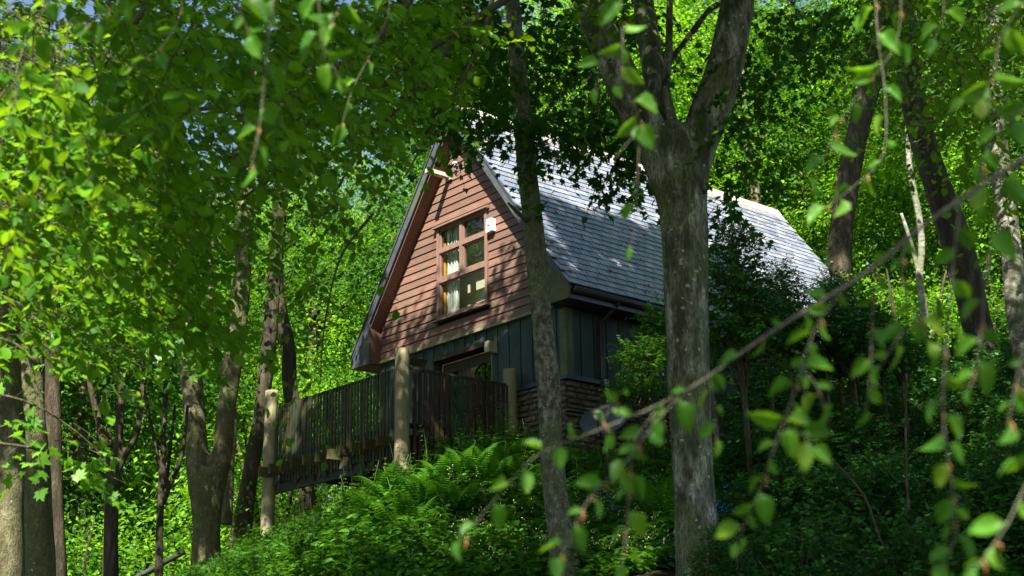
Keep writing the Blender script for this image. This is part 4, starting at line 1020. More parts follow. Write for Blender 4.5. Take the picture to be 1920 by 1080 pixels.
left_spots = [(31, -13.5, 18, 0), (33, -10.2, 19, 1), (40, -12.5, 21, 2), (47, -9.2, 17, 0), (50, -15, 23, 1), (55, -5.0, 19, 1), (60, -13, 23, 0), (44, -6.4, 18, 0), (57, -9.5, 22, 1), (47, -18.5, 22, 0), (62, -18, 24, 2), (28, -16.5, 18, 2), (36, -17, 20, 1), (64, -2, 24, 0), (25, -13.5, 17, 1)]
right_spots = [(33, 2.2, 18, 0), (36, -1.2, 19, 2), (35, 6.4, 19, 1), (33, 10.5, 18, 0), (40, 3.8, 21, 0), (42, 9.2, 21, 1), (38, 14.0, 20, 0), (48, 1.5, 22, 1), (50, 7.0, 23, 0), (48, 14, 22, 2), (52, 19, 23, 0), (30, 13.2, 16, 2), (43, 18.5, 21, 1), (60, 4, 24, 2), (62, 12, 25, 0)]
for (s, r, h, k) in left_spots: wood_tree(s, r, h, k, LA, GA)
for (s, r, h, k) in right_spots: wood_tree(s, r, h, k, LB, GBb)
# mirrored in the window panes, out to the side of the gable
for (s, r, h, k) in [(23.5, -18, 18, 0), (27, -21, 18, 1), (20, -22, 19, 2)]: wood_tree(s, r, h, k, LA, GA)
for q in range(26):
    s = gW.uniform(27, 44); r = -gW.uniform(.16, .36) * s
    wood_bush(s, r, gW.uniform(.9, 1.5), q, 'sunlit leafy bush in the hollow below the deck', 'bushes in the hollow')
for q in range(14):
    s = gW.uniform(27.5, 36); r = gW.uniform(.21, .40) * s
    wood_bush(s, r, gW.uniform(1.0, 1.6), q, 'sunlit leafy bush growing behind the far end of the cabin', 'bushes behind the cabin')
# the far wood as one mass
nF = 60000
s = gW.uniform(66, 95, nF); r = gW.uniform(-.46, .46, nF) * s; w = world_sr(0, 0)
X = CAM[0] + FH[0] * s + RH[0] * r; Y = CAM[1] + FH[1] * s + RH[1] * r
cl = (np.sin(X * .55) * np.cos(Y * .6) + np.sin(X * .21 + Y * .33)) 
Z = ground_z(X, Y) + gW.random(nF) ** 1.2 * (20 + 3.5 * cl)
Pf = np.stack([X, Y, Z], 1); Df = gW.normal(0, 1, Pf.shape); Df[:, 2] -= .4
lv = Leaves(); lv.add(T_RHOMB, Pf, Df, np.array([0, 0, .8]) + gW.normal(0, .6, Pf.shape), gW.uniform(.3, .6, nF))
ob('far_woodland', lv.mesh('far_woodland'), L_WOOD, kind='stuff', label='sunlit mass of leaves of the far wood', cat='woodland')

# ------------------------------------------------------------------ beeches beside the viewpoint, whose boughs hang into view
gN = np.random.default_rng(314)
def near_beech(label, s, r, lean, seed):
    w = world_sr(s, r); z = float(ground_z(w[0], w[1])); u = RH * lean
    P = [w + [0, 0, z], w + [0, 0, z + 2] + u * .1, w + [0, 0, z + 5] + u * .4, w + [0, 0, z + 9] + u * .9, w + [0, 0, z + 14] + u * 1.3]
    P = [np.array([q[0], q[1], q[2] if i else z]) for i, q in enumerate(P)]
    return tree('beech_tree', label, B_BEECH, [(P, [.36, .30, .26, .2, .08])], seed=seed, bump=.05), w, z
nbL, wL, zL = near_beech('beech whose dense leafy boughs spread across the view above the deck', 3.2, -7.2, .6, 50)
nbR, wR, zR_ = near_beech('beech whose drooping grey twigs of toothed leaves hang before the big trunk', .6, 3.0, -.4, 51)
B1 = [(-40, -20), (860, -20), (800, 130), (730, 230), (620, 310), (520, 340), (420, 360), (330, 420), (250, 480), (120, 520), (-40, 520)]
a1 = px_twigs(B1, 1150, 6.5, 12.5, 10, .48, .075, gN, bias=tuple(.7 * RH + np.array([0, 0, -.35])), droop=.35, flat=.55)
a2 = px_twigs([(-40, -20), (700, -20), (560, 200), (300, 330), (-40, 420)], 260, 4.6, 7.0, 9, .40, .085, gN, bias=tuple(.7 * RH + np.array([0, 0, -.45])), droop=.4, flat=.6)
a3 = px_twigs([(420, 400), (600, 380), (690, 330), (680, 420), (600, 560), (540, 640), (500, 560), (450, 500)], 34, 8.0, 11.5, 8, .42, .075, gN, bias=(0, 0, -.6), droop=.5, flat=.75)
a4 = px_twigs([(560, 620), (620, 640), (640, 760), (590, 840), (555, 760)], 4, 8.5, 10, 6, .4, .07, gN, bias=(0, 0, -.9), droop=.5, flat=.8)
a5 = px_twigs([(-40, 330), (330, 330), (400, 480), (330, 600), (60, 640), (-40, 640)], 260, 7.0, 10.5, 9, .48, .10, gN, bias=tuple(.5 * RH + np.array([0, 0, -.4])), droop=.4, flat=.6)
b = canopy(world_sr(4.5, -1.5, 5.6), (5.2, 5.2, 3.0), 1700, 9, .6, .10, gN, droop=.3, flat=.5)
b2 = canopy(world_sr(9.0, -1.0, 8.5), (4.5, 4.5, 3.0), 1500, 9, .6, .11, gN, droop=.3, flat=.5)
h1 = shade(TG_TOPL, 3.4, 7, 2000, 9, .6, .13, gU, droop=.2, flat=.35)
h2 = shade(TG_T1, 5, 9, 260, 9, .6, .13, gU, droop=.2, flat=.35)
h3 = shade(TG_T2, 5, 9, 420, 9, .6, .13, gU, droop=.2, flat=.35)
crown_from('crown', nbL, T_BEECH, L_BEECH, *joinp(a1, a2, a3, a4, a5), g=gN, shade_high=joinp(b, b2, h1, h2, h3, shade(TG_T3, 10, 15, 200, 9, .7, .15, gU, droop=.2, flat=.35), shade(TG_LT, 5.5, 9, 520, 9, .6, .13, gU, droop=.2, flat=.35)))
part('twigs', lines_mesh('twigs', np.concatenate([a1[4], a2[4], a3[4], a4[4], a5[4], b[4], b2[4]]), .0035), B_TWIG, nbL, kind='stuff')
def bough(pts, r0, r1, parent):
    P = catmull(np.array([at(*q) for q in pts]), 6)
    part('bough', MB().tube(P, list(np.linspace(r0, r1, len(P))), 8).mesh('bough', True), B_TWIG, parent)
bough([(1010, -40, 9), (900, 30, 9), (780, 110, 9), (690, 180, 9), (560, 240, 9), (420, 300, 9)], .030, .010, nbL)
bough([(800, -40, 8), (700, 80, 8), (600, 150, 8), (540, 250, 8), (440, 330, 8)], .026, .008, nbL)
bough([(930, -30, 10), (900, 80, 10), (850, 180, 10), (800, 260, 10), (760, 330, 10)], .022, .007, nbL)
bough([(640, -40, 8.5), (560, 140, 8.5), (470, 190, 8.5), (350, 210, 8.5), (200, 260, 8.5), (60, 320, 8.5)], .026, .008, nbL)
bough([(860, 60, 9.5), (780, 170, 9.5), (700, 250, 9.5), (640, 340, 9.5), (600, 420, 9.5)], .018, .006, nbL)
bough([(300, -30, 7), (220, 90, 7), (110, 200, 7), (20, 250, 7)], .018, .006, nbL)
bough([(560, 240, 9), (500, 340, 9), (400, 400, 9), (300, 480, 9)], .016, .005, nbL)
bough([(700, 400, 10), (640, 480, 10), (610, 600, 10), (600, 720, 10)], .012, .004, nbL)
# sunlit sycamore boughs at the edge
b0 = plain_sy = thing('young_sycamore', 'young sycamore with pale sunlit five-lobed leaves in front of the grey trunks', 'tree', tuple(np.append(world_sr(9.4, -4.6)[:2], float(ground_z(*world_sr(9.4, -4.6)[:2])))))
wS = world_sr(9.4, -4.6); zS = float(ground_z(wS[0], wS[1]))
part('trunk', MB().tube(catmull(np.array([wS + [0, 0, zS - .3], wS + [0, 0, zS + 2], wS + [.1, 0, zS + 5], wS + [.1, .1, zS + 8]]), 5), list(np.linspace(.09, .03, 16)), 10).mesh('trunk', True), B_BEECH, b0)
for q in ([(-120, 500, 9.4), (60, 580, 9.5), (180, 640, 9.6), (300, 700, 9.8)], [(-120, 720, 9.4), (40, 750, 9.5), (130, 800, 9.6), (200, 860, 9.7)], [(-140, 620, 9.4), (20, 640, 9.4), (60, 700, 9.4), (90, 780, 9.4)], [(-140, 820, 9.4), (60, 840, 9.6), (150, 880, 9.8), (190, 900, 9.9)]):
    bough(q, .012, .003, b0)
c1 = px_twigs([(-30, 560), (170, 540), (330, 560), (340, 620), (180, 640), (80, 700), (-30, 720)], 42, 8.8, 10.3, 6, .40, .115, gN, bias=tuple(.8 * RH), droop=.45, flat=.7)
c2 = px_twigs([(-30, 740), (60, 740), (150, 790), (185, 860), (180, 920), (110, 890), (40, 830), (-30, 820)], 20, 9.0, 10.2, 6, .36, .105, gN, bias=tuple(.8 * RH), droop=.4, flat=.7)
c3 = px_twigs([(120, 560), (400, 540), (420, 640), (300, 720), (160, 740)], 40, 10, 13, 6, .45, .11, gN, bias=tuple(.6 * RH), droop=.4, flat=.8)
crown_from('crown', b0, T_MAPLE, L_SYCL, *joinp(c1, c2, c3), g=gN)
part('twigs', lines_mesh('twigs', np.concatenate([c1[4], c2[4], c3[4]]), .004), B_TWIG, b0, kind='stuff')

# right beech: added unseen shade canopy, leaves in the upper corner and the close drooping branches with single leaves
a1 = px_twigs([(1640, -20), (1940, -20), (1940, 360), (1780, 330), (1700, 160)], 190, 7.5, 13, 9, .5, .075, gN, bias=(0, 0, -.4), droop=.4, flat=.6)
b = canopy(world_sr(5.0, 4.2, 4.8), (5.0, 5.0, 2.8), 1700, 9, .6, .10, gN, droop=.3, flat=.5)
b2 = canopy(world_sr(10.5, 7.5, 5.5), (4.5, 4.5, 3.4), 1300, 9, .6, .11, gN, droop=.3, flat=.5)
b3 = canopy(world_sr(15.5, 9.5, 5.0), (4.0, 4.0, 3.4), 900, 9, .6, .12, gN, droop=.3, flat=.5)
b4 = canopy(world_sr(-6.5, -1.0, 2.5), (6.0, 6.0, 6.0), 900, 9, .7, .14, gN, droop=.3, flat=.5)  # unseen leaf mass behind the viewpoint, added to cut skylight
b4 = [q[np.repeat((b4[4][:, 0] - CAM) @ FH < -1.5, 9)] for q in b4[:4]] + [b4[4][(b4[4][:, 0] - CAM) @ FH < -1.5]]
crown_from('crown', nbR, T_BEECH, L_BEECH, *a1[:4], g=gN, shade_high=joinp(b, b2, b3, b4, shade(TG_TR, 4, 8, 220, 9, .6, .13, gU, droop=.2, flat=.35), shade(TG_FG, 2.5, 5, 22, 9, .5, .10, gU, droop=.2, flat=.35)))
part('twigs', lines_mesh('twigs', np.concatenate([a1[4], b[4], b2[4], b3[4]]), .004), B_TWIG, nbR, kind='stuff')
leaf_me = []
for q in range(7):
    TV, TF = T_HI; V = TV.copy(); g = np.random.default_rng(q)
    V[:, 2] += .05 * np.sin(V[:, 1] * 6 + q) * V[:, 0] * 3 + g.uniform(-.1, .1) * V[:, 0]; V[:, 2] += -g.uniform(-.1, .45) * V[:, 1] ** 2 + g.uniform(.2, .9) * np.abs(V[:, 0])
    V[:, 0] *= g.uniform(.92, 1.1); V[:, 1] = V[:, 1]
    m = mesh_np('leaf', np.vstack([V, [(-.012, -.14, .01), (.012, -.14, .01), (.010, .05, 0), (-.010, .05, 0)]]), np.vstack([TF, [(len(V), len(V) + 1, len(V) + 2), (len(V), len(V) + 2, len(V) + 3)]]), True)
    m.materials.append(L_FG); leaf_me.append(m)
NLEAF = [0]
def hang_branch(parent, pts, r0, r1, nleaf, size, mat=B_STEM, t0=.05, bract=True, tipleaf=True, face=.55):
    """a twig along a path with single leaves set alternately on it"""
    P = catmull(np.array([at(*q) for q in pts]), 7); n = len(P)
    o = part('branch', MB().tube(P, list(np.linspace(r0, r1, n)), 8).mesh('branch', True), mat, parent)
    T = unit(np.gradient(P, axis=0)); ts = np.linspace(t0, .98, nleaf) if nleaf else []
    bm = MB()
    for k, t in enumerate(ts):
        i = min(n - 1, int(t * (n - 1))); tocam = unit(CAM - P[i])
        sd_ = unit(np.cross(T[i], tocam)) * (1 if k % 2 else -1)
        d = unit(T[i] * random.uniform(.35, .9) + sd_ * random.uniform(.7, 1.1) + np.array([0, 0, -random.uniform(.1, .5)]) + tocam * random.uniform(-.5, .5))
        if tipleaf and k == len(ts) - 1: d = unit(T[i] + tocam * .2)
        nr = unit(tocam * random.uniform(face - .4, face + .5) + np.array([0, 0, random.uniform(.1, .9)]) + np.array([random.gauss(0, .6) for _ in range(3)]))
        x_ = unit(np.cross(d, nr)); n_ = np.cross(x_, d); L = size * random.choice((.4, .56, .66, .74, .84)) * random.uniform(.88, 1.1)
        M_ = Matrix([[x_[a] * L, d[a] * L, n_[a] * L, P[i][a] + d[a] * L * .12] for a in range(3)] + [[0, 0, 0, 1]])
        lf = ob('leaf', leaf_me[random.randrange(7)], None, o); lf.matrix_local = M_; NLEAF[0] += 1
        if bract and random.random() < .25:
            e = P[i] + np.array([random.gauss(0, .004), random.gauss(0, .004), -random.uniform(.012, .028)])
            bm.tube([P[i], (P[i] + e) / 2 + .002, e], [.0012, .0022, .0008], 5)
    if bm.v: part('bracts', bm.mesh('bracts', True), L_BRACT, o, kind='stuff')
    return o
H = lambda pts, r0=.0012, r1=.0006, n=8, size=.062, **kw: hang_branch(nbR, pts, r0, r1, n, size, **kw)
# the long grey branch crossing from the upper edge down over the trunk
hang_branch(nbR, [(2300, 60, 1.9), (2080, 190, 2.15), (1920, 297, 2.3), (1830, 355, 2.35), (1720, 432, 2.4), (1640, 500, 2.45), (1540, 565, 2.5), (1470, 608, 2.55), (1400, 655, 2.6), (1320, 712, 2.65), (1240, 757, 2.7), (1150, 795, 2.8), (1060, 830, 2.9)], 0.0054, .0016, 14, .055, t0=.35, tipleaf=False)
H([(1590, 535, 2.48), (1545, 590, 2.5), (1515, 650, 2.5), (1495, 720, 2.5), (1470, 790, 2.5), (1445, 860, 2.5), (1420, 930, 2.5), (1395, 985, 2.5), (1378, 1030, 2.5)], n=20)
H([(1500, 690, 2.5), (1530, 720, 2.48), (1545, 760, 2.46)], n=5)
H([(1470, 790, 2.5), (1500, 810, 2.48), (1530, 840, 2.46)], n=5)
H([(1330, 700, 2.65), (1338, 760, 2.62), (1345, 835, 2.6)], n=5, size=.05)
H([(1280, 740, 2.68), (1230, 790, 2.6), (1170, 870, 2.55), (1110, 930, 2.5), (1075, 990, 2.48), (1050, 1050, 2.45)], n=11)
H([(1230, 770, 2.65), (1190, 830, 2.6), (1180, 910, 2.58), (1175, 990, 2.55), (1165, 1070, 2.5)], n=10)
H([(1060, 830, 2.9), (1005, 855, 2.85), (955, 905, 2.8), (905, 965, 2.78), (870, 1015, 2.75)], n=7)
H([(1130, 790, 2.8), (1150, 760, 2.75), (1165, 735, 2.7)], n=4, size=.045)
H([(1640, 500, 2.45), (1635, 600, 2.5), (1632, 700, 2.5), (1622, 775, 2.5)], n=6, size=.05)
H([(1800, 380, 2.36), (1785, 520, 2.4), (1775, 640, 2.4), (1768, 760, 2.4), (1775, 840, 2.4), (1788, 930, 2.4), (1790, 1000, 2.4), (1775, 1055, 2.4)], r0=.0019, n=19, size=.068)
H([(1880, 320, 2.3), (1860, 450, 2.3), (1845, 560, 2.3), (1835, 660, 2.3), (1815, 740, 2.3)], n=11, size=.066)
H([(1760, 560, 2.4), (1720, 590, 2.4), (1680, 640, 2.4), (1650, 690, 2.4)], n=7, size=.055)
H([(1700, 440, 2.4), (1690, 520, 2.4), (1720, 600, 2.4), (1740, 640, 2.4)], n=7, size=.06)
H([(1990, 820, 2.1), (1930, 900, 2.1), (1890, 980, 2.1), (1850, 1040, 2.1), (1830, 1070, 2.1)], n=7, size=.062)
H([(1990, 560, 2.2), (1930, 640, 2.2), (1905, 720, 2.2), (1890, 800, 2.2)], n=7, size=.06)
H([(1640, -60, 3.2), (1645, 60, 3.2), (1660, 180, 3.2), (1655, 290, 3.2), (1600, 350, 3.2), (1545, 390, 3.2)], n=12, size=.085)
H([(1690, -60, 3.0), (1680, 80, 3.0), (1600, 190, 3.0), (1560, 260, 3.0), (1530, 340, 3.0)], n=9, size=.08)
H([(1960, -40, 2.8), (1880, 60, 2.8), (1860, 150, 2.8), (1800, 190, 2.8)], n=8, size=.085)
H([(1960, 160, 2.6), (1900, 220, 2.6), (1850, 280, 2.6), (1840, 350, 2.6)], n=7, size=.075)
H([(1760, -60, 2.9), (1770, 20, 2.9), (1750, 80, 2.9)], n=5, size=.075)
# hanging twig in front of the fork
H([(1165, -60, 3.0), (1165, 20, 3.0), (1168, 90, 3.0), (1165, 150, 3.0), (1190, 200, 3.0), (1205, 235, 3.0)], n=9, size=.085)
H([(1168, 90, 3.0), (1130, 120, 3.0), (1115, 175, 3.0)], n=3, size=.07)
H([(1205, 235, 3.0), (1175, 270, 3.0), (1150, 300, 3.0)], n=1, size=.085)
H([(1200, 235, 3.0), (1195, 340, 3.0), (1190, 420, 3.0), (1180, 470, 3.0)], r0=.0012, r1=.0008, n=3, size=.05)
HL = lambda pts, r0=.0014, r1=.0007, n=8, size=.062, **kw: hang_branch(nbL, pts, r0, r1, n, size, **kw)
HL([(520, -60, 2.9), (510, 20, 2.9), (500, 100, 2.9), (493, 180, 2.9), (484, 250, 2.9), (470, 320, 2.9)], r0=.0026, n=10, size=.075)
HL([(430, -50, 2.8), (450, 20, 2.8), (470, 70, 2.8)], n=6, size=.085)
HL([(590, -60, 3.0), (600, 30, 3.0), (605, 90, 3.0), (640, 150, 3.0)], n=7, size=.085)
HL([(660, -60, 3.1), (640, 0, 3.1), (620, 50, 3.1)], n=5, size=.08)
HL([(120, -70, 2.8), (90, 0, 2.8), (60, 60, 2.8), (40, 130, 2.8), (20, 230, 2.8)], n=9, size=.085)
HL([(250, -60, 3.2), (210, 10, 3.2), (160, 50, 3.2)], n=6, size=.075)
HL([(330, -60, 3.6), (340, 20, 3.6), (300, 90, 3.6), (240, 130, 3.6)], n=7, size=.075)
HL([(700, -60, 4.2), (730, 10, 4.2), (700, 90, 4.2), (660, 170, 4.2), (640, 240, 4.2)], n=8, size=.08)

# ------------------------------------------------------------------ shrubs on the shaded slope
gS = np.random.default_rng(99)
def shrub_mesh(rx, rz, ntw, nl, size, g, tpl=T_BEECH):
    d = unit(g.normal(0, 1, (ntw, 3))); d[:, 2] = np.abs(d[:, 2])
    st = d * (g.random((ntw, 1)) ** .5) * np.array([rx, rx, rz]) * .85
    st += .12 * np.sin(st[:, [1, 2, 0]] * 5)
    dr = d + g.normal(0, .45, d.shape) + np.array([0, 0, .15])
    p, ld, nr, szz, line = twigs(st, dr, .30 * g.uniform(.6, 1.4, ntw), nl, size, g, droop=.3, flat=.6)
    lv = Leaves(); lv.add(tpl, p, ld, nr, szz)
    stems = []
    for q in range(14):
        e = d[q] * np.array([rx, rx, rz]) * .9; stems.append(np.stack([np.array([e[0] * .08, e[1] * .08, -.25]), e * .3 + [0, 0, .05], e * .65 + [0, 0, .04], e]))
    ln = lines_mesh('stems', np.concatenate([np.array(stems)]), .014)
    tw = lines_mesh('twigs', line, .003)
    return lv.mesh('foliage'), ln, tw
shr = [shrub_mesh(.75, .95, 300, 9, .075, gS), shrub_mesh(.6, 1.2, 300, 9, .07, gS), shrub_mesh(.9, .7, 300, 9, .08, gS)]
for f, l, w in shr: f.materials.append(L_SHRUB); l.materials.append(B_TWIG); w.materials.append(B_TWIG)
shr_l = [m[0].copy() for m in shr]
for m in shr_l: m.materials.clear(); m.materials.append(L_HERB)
def shrub(px, py, s, sc_, k, label, group=None, light=False, loc=None):
    w = at(px, py, s) if loc is None else loc
    g0 = float(ground_z(w[0], w[1])); z = min(w[2], g0) if loc is not None else w[2]
    t = thing('shrub', label, 'shrub', (w[0], w[1], g0), group)
    dz = (w[2] - g0) if loc is None else 0
    rz = random.uniform(0, 6.28)
    f = ob('foliage', (shr_l if light else [m[0] for m in shr])[k % 3], None, t, kind='stuff', loc=(0, 0, max(dz, 0)))
    l = ob('stems', shr[k % 3][1], None, t, loc=(0, 0, max(dz, 0))); w2 = ob('twigs', shr[k % 3][2], None, t, kind='stuff', loc=(0, 0, max(dz, 0)))
    for o in (f, l, w2): o.scale = (sc_,) * 3; o.rotation_euler.z = rz
    if dz > .3:
        part('stem', MB().tube([(w[0] + .04 * q, w[1], g0 - .2) if i == 0 else ((w[0], w[1], g0 + dz * .5) if i == 1 else (w[0], w[1], w[2] + .4)) for i, q in enumerate((1, 0, 0))], [.03, .025, .012], 7).mesh('stem', True), B_TWIG, t)
# bright bush at the cabin side
lab = 'glossy bright green bush growing against the dark side wall of the cabin'
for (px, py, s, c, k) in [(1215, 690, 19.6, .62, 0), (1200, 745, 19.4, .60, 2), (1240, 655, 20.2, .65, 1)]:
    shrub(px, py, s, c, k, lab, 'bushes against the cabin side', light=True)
lab = 'tall dark shrub reaching up in front of the slate roof behind the big trunk'
for (px, py, s, c, k) in [(1395, 690, 17.5, 1.05, 1), (1385, 560, 17.6, .8, 1), (1440, 640, 18, .9, 0), (1375, 470, 17.5, .42, 1), (1500, 660, 18.5, .8, 0), (1470, 560, 18.5, .5, 1), (1545, 650, 18.6, .85, 0), (1600, 690, 18.6, .8, 2), (1565, 590, 19, .5, 1), (1650, 660, 19, .7, 0), (1690, 690, 19, .75, 2), (1590, 610, 19, .62, 0), (1625, 640, 19.2, .62, 1), (1562, 560, 19.2, .42, 1)]:
    shrub(px, py, s, c, k, lab, 'tall shrubs before the roof')
lab = 'dark leafy shrub on the shaded slope beyond the big trunk'
for q in range(46):
    s = gS.uniform(12.5, 20.5); px = gS.uniform(1365, 1990); w = at(px, 800, s)
    shrub(0, 0, s, gS.uniform(.55, 1.0), q, lab, 'shrubs on the shaded slope', loc=w)
lab = 'dark bushy shrub along the top of the slope below the far eaves'
for q in range(16):
    s = gS.uniform(19.5, 24); px = gS.uniform(1440, 1960); w = at(px, 700, s)
    if w[0] < 3.6: w[0] = 3.6 + random.uniform(0, .8)
    shrub(0, 0, s, gS.uniform(.9, 1.45), q, lab, 'shrubs below the far eaves', loc=w)
# bare stems leaning through the shaded slope
for (pts, r, lb) in [([(1560, 860, 13.2), (1620, 930, 13.1), (1650, 1010, 13.0), (1690, 1090, 13.0)], .014, 'bare brown stem leaning down through the shaded slope'),
                     ([(1700, 700, 14.5), (1698, 800, 14.5), (1700, 900, 14.5), (1704, 960, 14.5)], .016, 'thin upright stem standing among the dark shrubs')]:
    P = catmull(np.array([at(*q) for q in pts]), 5)
    t = thing('bare_stem', lb, 'stem', tuple(P[-1])); part('stem', MB().tube(P, list(np.linspace(r * .7, r, len(P))), 7).mesh('stem', True), B_TWIG, t)
    part('side_twig', MB().tube([P[5], P[5] + RH * -.18 + [0, 0, .04]], [r * .5, r * .25], 6).mesh('side_twig', True), B_TWIG, t)

# ------------------------------------------------------------------ the bank: ground cover, ferns, nettles, grass, flowers
gG = np.random.default_rng(2024)
def bank_points(n, s0, s1, p0, p1, g):
    s = g.uniform(s0, s1, n); px = g.uniform(p0, p1, n); r = (px - 960) / 2600 * s
    X = CAM[0] + FH[0] * s + RH[0] * r; Y = CAM[1] + FH[1] * s + RH[1] * r
    k = ~((X < 2.5) & (Y > .22)) & ~((X < XD - .15) & (Y > YD + .15) & (X > XL - .2))
    return np.stack([X, Y, ground_z(X, Y)], 1)[k]
def cover(name, label, n, s0, s1, p0, p1, size, hgt, mat, tpl=T_HERB, per=6):
    B = bank_points(n, s0, s1, p0, p1, gG); N = len(B)
    h = hgt * gG.uniform(.4, 1.2, N) * (1 + .35 * np.sin(B[:, 0] * 2.1) * np.sin(B[:, 1] * 2.6))
    a = gG.uniform(0, 6.28, (N, per)); lev = gG.uniform(.25, 1, (N, per))
    P = B[:, None, :] + np.stack([.06 * np.cos(a), .06 * np.sin(a), lev * h[:, None]], -1)
    D = np.stack([np.cos(a), np.sin(a), gG.uniform(-.25, .55, (N, per))], -1)
    Nn = np.array([0, 0, 1.]) + gG.normal(0, .4, (N, per, 3))
    lv = Leaves(); lv.add(tpl, P.reshape(-1, 3), D.reshape(-1, 3), Nn.reshape(-1, 3), size * gG.uniform(.55, 1.2, N * per))
    ob(name, lv.mesh(name), mat, kind='stuff', label=label, cat='plants')
    return B, h
cover('undergrowth', 'low leafy comfrey covering the bank below the deck', 5200, 14.8, 21.0, 560, 1330, .15, .30, L_HERB)
cover('undergrowth', 'low mixed leaves covering the end of the bank by the beech', 2400, 17.5, 25.5, 330, 760, .11, .24, L_HERB)
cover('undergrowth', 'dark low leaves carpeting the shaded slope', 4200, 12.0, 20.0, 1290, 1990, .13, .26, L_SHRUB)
# grass on the low end of the bank
Bp = np.vstack([bank_points(8000, 17.5, 24.5, 300, 680, gG), bank_points(2500, 15.5, 19.5, 600, 1000, gG)]); N = len(Bp)
D = gG.normal(0, .28, (N, 3)) + np.array([0, 0, 1.]); Nn = gG.normal(0, 1, (N, 3)); Nn[:, 2] *= .2
lv = Leaves(); V0 = T_GRASS; lv.add(V0, Bp - [0, 0, .03], D, Nn, gG.uniform(.16, .42, N))
ob('grass', lv.mesh('grass'), L_GRASS, kind='stuff', label='long green grass on the low end of the bank', cat='grass')
# ferns
def frond_mesh():
    n = 20; TV = []; TF = []
    L = 1.0; y = np.linspace(0.1, 1, n)
    pos = []; dr = []; nr = []; sz = []
    for i, t in enumerate(y):
        p = np.array([0, t * .85, .42 * math.sin(t * 2.0)]); w = .30 * math.sin(min(1, t * 1.15) ** .7 * math.pi * .93) + .015
        for sg in (-1, 1):
            pos.append(p); dr.append((sg * 1, .38, -.12)); nr.append((0, -.35, 1)); sz.append(w)
    tp = strip_tpl([0, .15, .5, .85, 1], [0, .085, .075, .04, 0], .2, .2)
    V, F = leaf_arrays(tp, np.array(pos), np.array(dr, float), np.array(nr, float), np.array(sz))
    rp = np.array([(0, t * .85, .42 * math.sin(t * 2.0)) for t in np.linspace(0, 1, 9)])
    tv, tf = tube_np(rp, list(np.linspace(.010, .003, 9)), 4, 1, cap=False); tf = [(a, b, c) for (a, b, c, d) in tf] + [(a, c, d) for (a, b, c, d) in tf]
    return mesh_np('frond', np.vstack([V, tv]), np.vstack([F, np.array(tf) + len(V)]))
fm = frond_mesh(); fm.materials.append(L_FERN)
def fern(px, py, s, sc_, label, group, n=9):
    w = at(px, py, s); g0 = float(ground_z(w[0], w[1]))
    t = thing('fern', label, 'fern', (w[0], w[1], g0 + .02), group)
    for q in range(n):
        o = ob('frond', fm, None, t); a = q * 6.283 / n + random.uniform(-.3, .3); k_ = sc_ * random.uniform(.75, 1.15)
        o.scale = (k_,) * 3; o.rotation_euler = (random.uniform(.15, .55), random.uniform(-.2, .2), a)
for (px, py, s, c) in [(800, 985, 17.8, .75), (765, 1030, 17.4, .7), (850, 1010, 17.6, .65), (735, 960, 18.6, .65), (905, 925, 18.6, .75), (960, 900, 18.9, .7), (880, 880, 19.2, .7), (940, 860, 19.5, .65), (840, 950, 18.4, .6), (700, 1010, 18.3, .55)]:
    fern(px, py, s, c, 'bright green fern arching out of the bank below the deck corner post', 'ferns on the bank')
for (px, py, s, c) in [(1215, 840, 17.6, .7), (1180, 850, 18.2, .6), (1245, 900, 16.8, .7), (1235, 880, 17.2, .6)]:
    fern(px, py, s, c, 'dark fern beside the big trunk under the satellite dish', 'ferns by the big trunk')
# nettles
def nettle_mesh(h, g):
    n = int(h / .062); pos = []; dr = []; sz = []
    bend = g.uniform(-.12, .12, 2)
    for i in range(2, n):
        t = i / n; p = np.array([bend[0] * t * t, bend[1] * t * t, h * t]); a0 = (i % 2) * 1.57
        for q in (0, 3.14):
            a = a0 + q + g.normal(0, .2); pos.append(p); dr.append((math.cos(a), math.sin(a), g.uniform(-.5, .25))); sz.append(.105 * (1.15 - .75 * t) * g.uniform(.8, 1.15))
    for q in range(4): pos.append(np.array([bend[0], bend[1], h])); dr.append((math.cos(q * 1.6), math.sin(q * 1.6), .8)); sz.append(.035)
    V, F = leaf_arrays(T_HERB, np.array(pos), np.array(dr), np.array([0, 0, 1.]) + g.normal(0, .25, (len(pos), 3)), np.array(sz))
    P = [(bend[0] * t * t, bend[1] * t * t, h * t) for t in np.linspace(0, 1, 6)]
    return mesh_np('leaves', V, F), MB().tube(P, list(np.linspace(.006, .003, 6)), 5).mesh('stem', True)
nm = [nettle_mesh(h, gG) for h in (.62, .75, .88, .7)]
STEMG = simple('green_stem', (.06, .10, .025), .6, .3)
for a, b in nm: a.materials.append(L_HERB); b.materials.append(STEMG)
def nettle(x, y, k, label, group):
    t = thing('nettle', label, 'nettle', (x, y, float(ground_z(x, y)) - .02), group)
    rz = random.uniform(0, 6.28); k_ = random.uniform(.75, 1.1)
    for nm_, m in (('leaves', nm[k % 4][0]), ('stem', nm[k % 4][1])):
        o = ob(nm_, m, None, t, kind='stuff' if nm_ == 'leaves' else None); o.rotation_euler = (random.uniform(-.1, .1), random.uniform(-.1, .1), rz); o.scale = (k_,) * 3
for q in range(46):
    x = XD + random.uniform(.12, .75) + random.random() ** 2 * .5; y = random.uniform(YD - .35, .05)
    nettle(x, y, q, 'leafy nettle growing up against the railing between the two deck posts', 'nettles against the railing')
for q in range(40):
    p = bank_points(1, 18.2, 21.5, 540, 760, gG)
    if len(p): nettle(p[0][0], p[0][1], q, 'sun-caught nettle on the bank below the deck joists', 'nettles below the deck')
for q in range(22):
    p = bank_points(1, 18.6, 20.2, 900, 1160, gG)
    if len(p): nettle(p[0][0], p[0][1], q, 'nettle in the weeds below the stone plinth', 'nettles below the plinth')
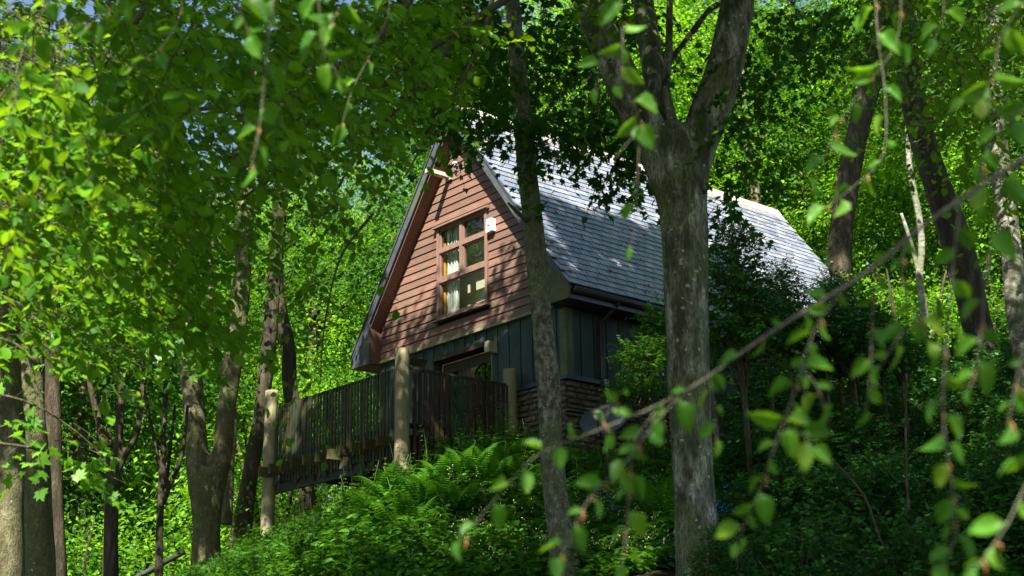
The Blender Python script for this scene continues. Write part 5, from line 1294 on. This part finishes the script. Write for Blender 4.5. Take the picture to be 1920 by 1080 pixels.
# pale comfrey flowers and blue flowers
def flower_cloud(name, label, pts, n_each, size, mat, stemmed=True):
    P = np.repeat(pts, n_each, 0) + gG.normal(0, .022, (len(pts) * n_each, 3))
    lv = Leaves(); D = gG.normal(0, .4, P.shape) + np.array([0, 0, -.9 if mat is L_FLOW else .3])
    lv.add(T_BEECH, P, D, gG.normal(0, 1, P.shape), size)
    ob(name, lv.mesh(name), mat, kind='stuff', label=label, cat='flowers')
Bq = bank_points(260, 15.0, 18.6, 820, 1290, gG); Bq[:, 2] += gG.uniform(.26, .42, len(Bq))
flower_cloud('pale_flowers', 'small cream comfrey flowers dotted over the bank', Bq, 4, .020, L_FLOW)
bl = np.array([at(px + gG.normal(0, 16), py + gG.normal(0, 14), s) for (px, py, s, n) in [(1350, 960, 13.3, 9), (1335, 1010, 13.2, 9), (1375, 1050, 13.0, 8), (1135, 905, 16.8, 7), (1150, 945, 16.5, 6), (1330, 930, 13.4, 5), (1265, 1030, 14.2, 4)] for _ in range(n)])
flower_cloud('blue_flowers', 'small bright blue flowers around the foot of the big trunk', bl, 5, .016, L_BLUE)
# leafy blue-flowered plants at the trunk foot
for (px, py, s) in [(1350, 1010, 13.2), (1330, 1050, 13.1), (1385, 1060, 12.9)]:
    shrub(px, py + 40, s, .34, 0, 'small leafy plant with blue flowers at the foot of the big trunk', 'blue-flowered plants')
# strap-leaved tuft and a seed head in the grass
w = at(495, 1062, 18.6); g0 = float(ground_z(w[0], w[1]))
t = thing('strap_leaved_plant', 'tuft of long arching strap leaves in the grass', 'plant', (w[0], w[1], g0))
sm_ = strip_tpl([0, .2, .45, .7, .88, 1], [.022, .035, .036, .028, .015, 0], .3, .85)
sl = mesh_np('strap_leaf', *sm_); sl.materials.append(L_GRASS)
for q in range(16):
    o = ob('strap_leaf', sl, None, t); a = q * 2.4; k_ = random.uniform(.4, .62); o.scale = (k_,) * 3; o.rotation_euler = (random.uniform(.55, 1.25), 0, a)
w = at(600, 1056, 17.9); g0 = float(ground_z(w[0], w[1])); g0 = min(g0, w[2] - .1)
t = thing('dandelion_clock', 'grey dandelion seed head standing in the grass', 'flower', (w[0], w[1], g0))
part('stem', MB().tube([(w[0], w[1], g0 - .05), (w[0], w[1], w[2])], [.004, .003], 6).mesh('stem', True), STEMG, t)
D = unit(gG.normal(0, 1, (90, 3))); V, F = leaf_arrays(T_RHOMB, np.array(w) + D * .008, D, gG.normal(0, 1, D.shape), .024)
part('seed_head', mesh_np('seed_head', V, F), simple('seed_down', (.5, .5, .45), .9, .1), t, kind='stuff')
# dark handrail in the hollow
t = thing('handrail', 'dark sloping handrail in the shade of the hollow beside the sapling', 'handrail', tuple(at(262, 1085, 26)))
part('rail', MB().tube([at(225, 1100, 25.5), at(345, 1035, 26.5)], [.05, .05], 8).mesh('rail', True), W_BEAM, t)
part('post', MB().tube([at(262, 1076, 25.8), at(262, 1180, 25.8)], [.05, .05], 8).mesh('post', True), W_BEAM, t)
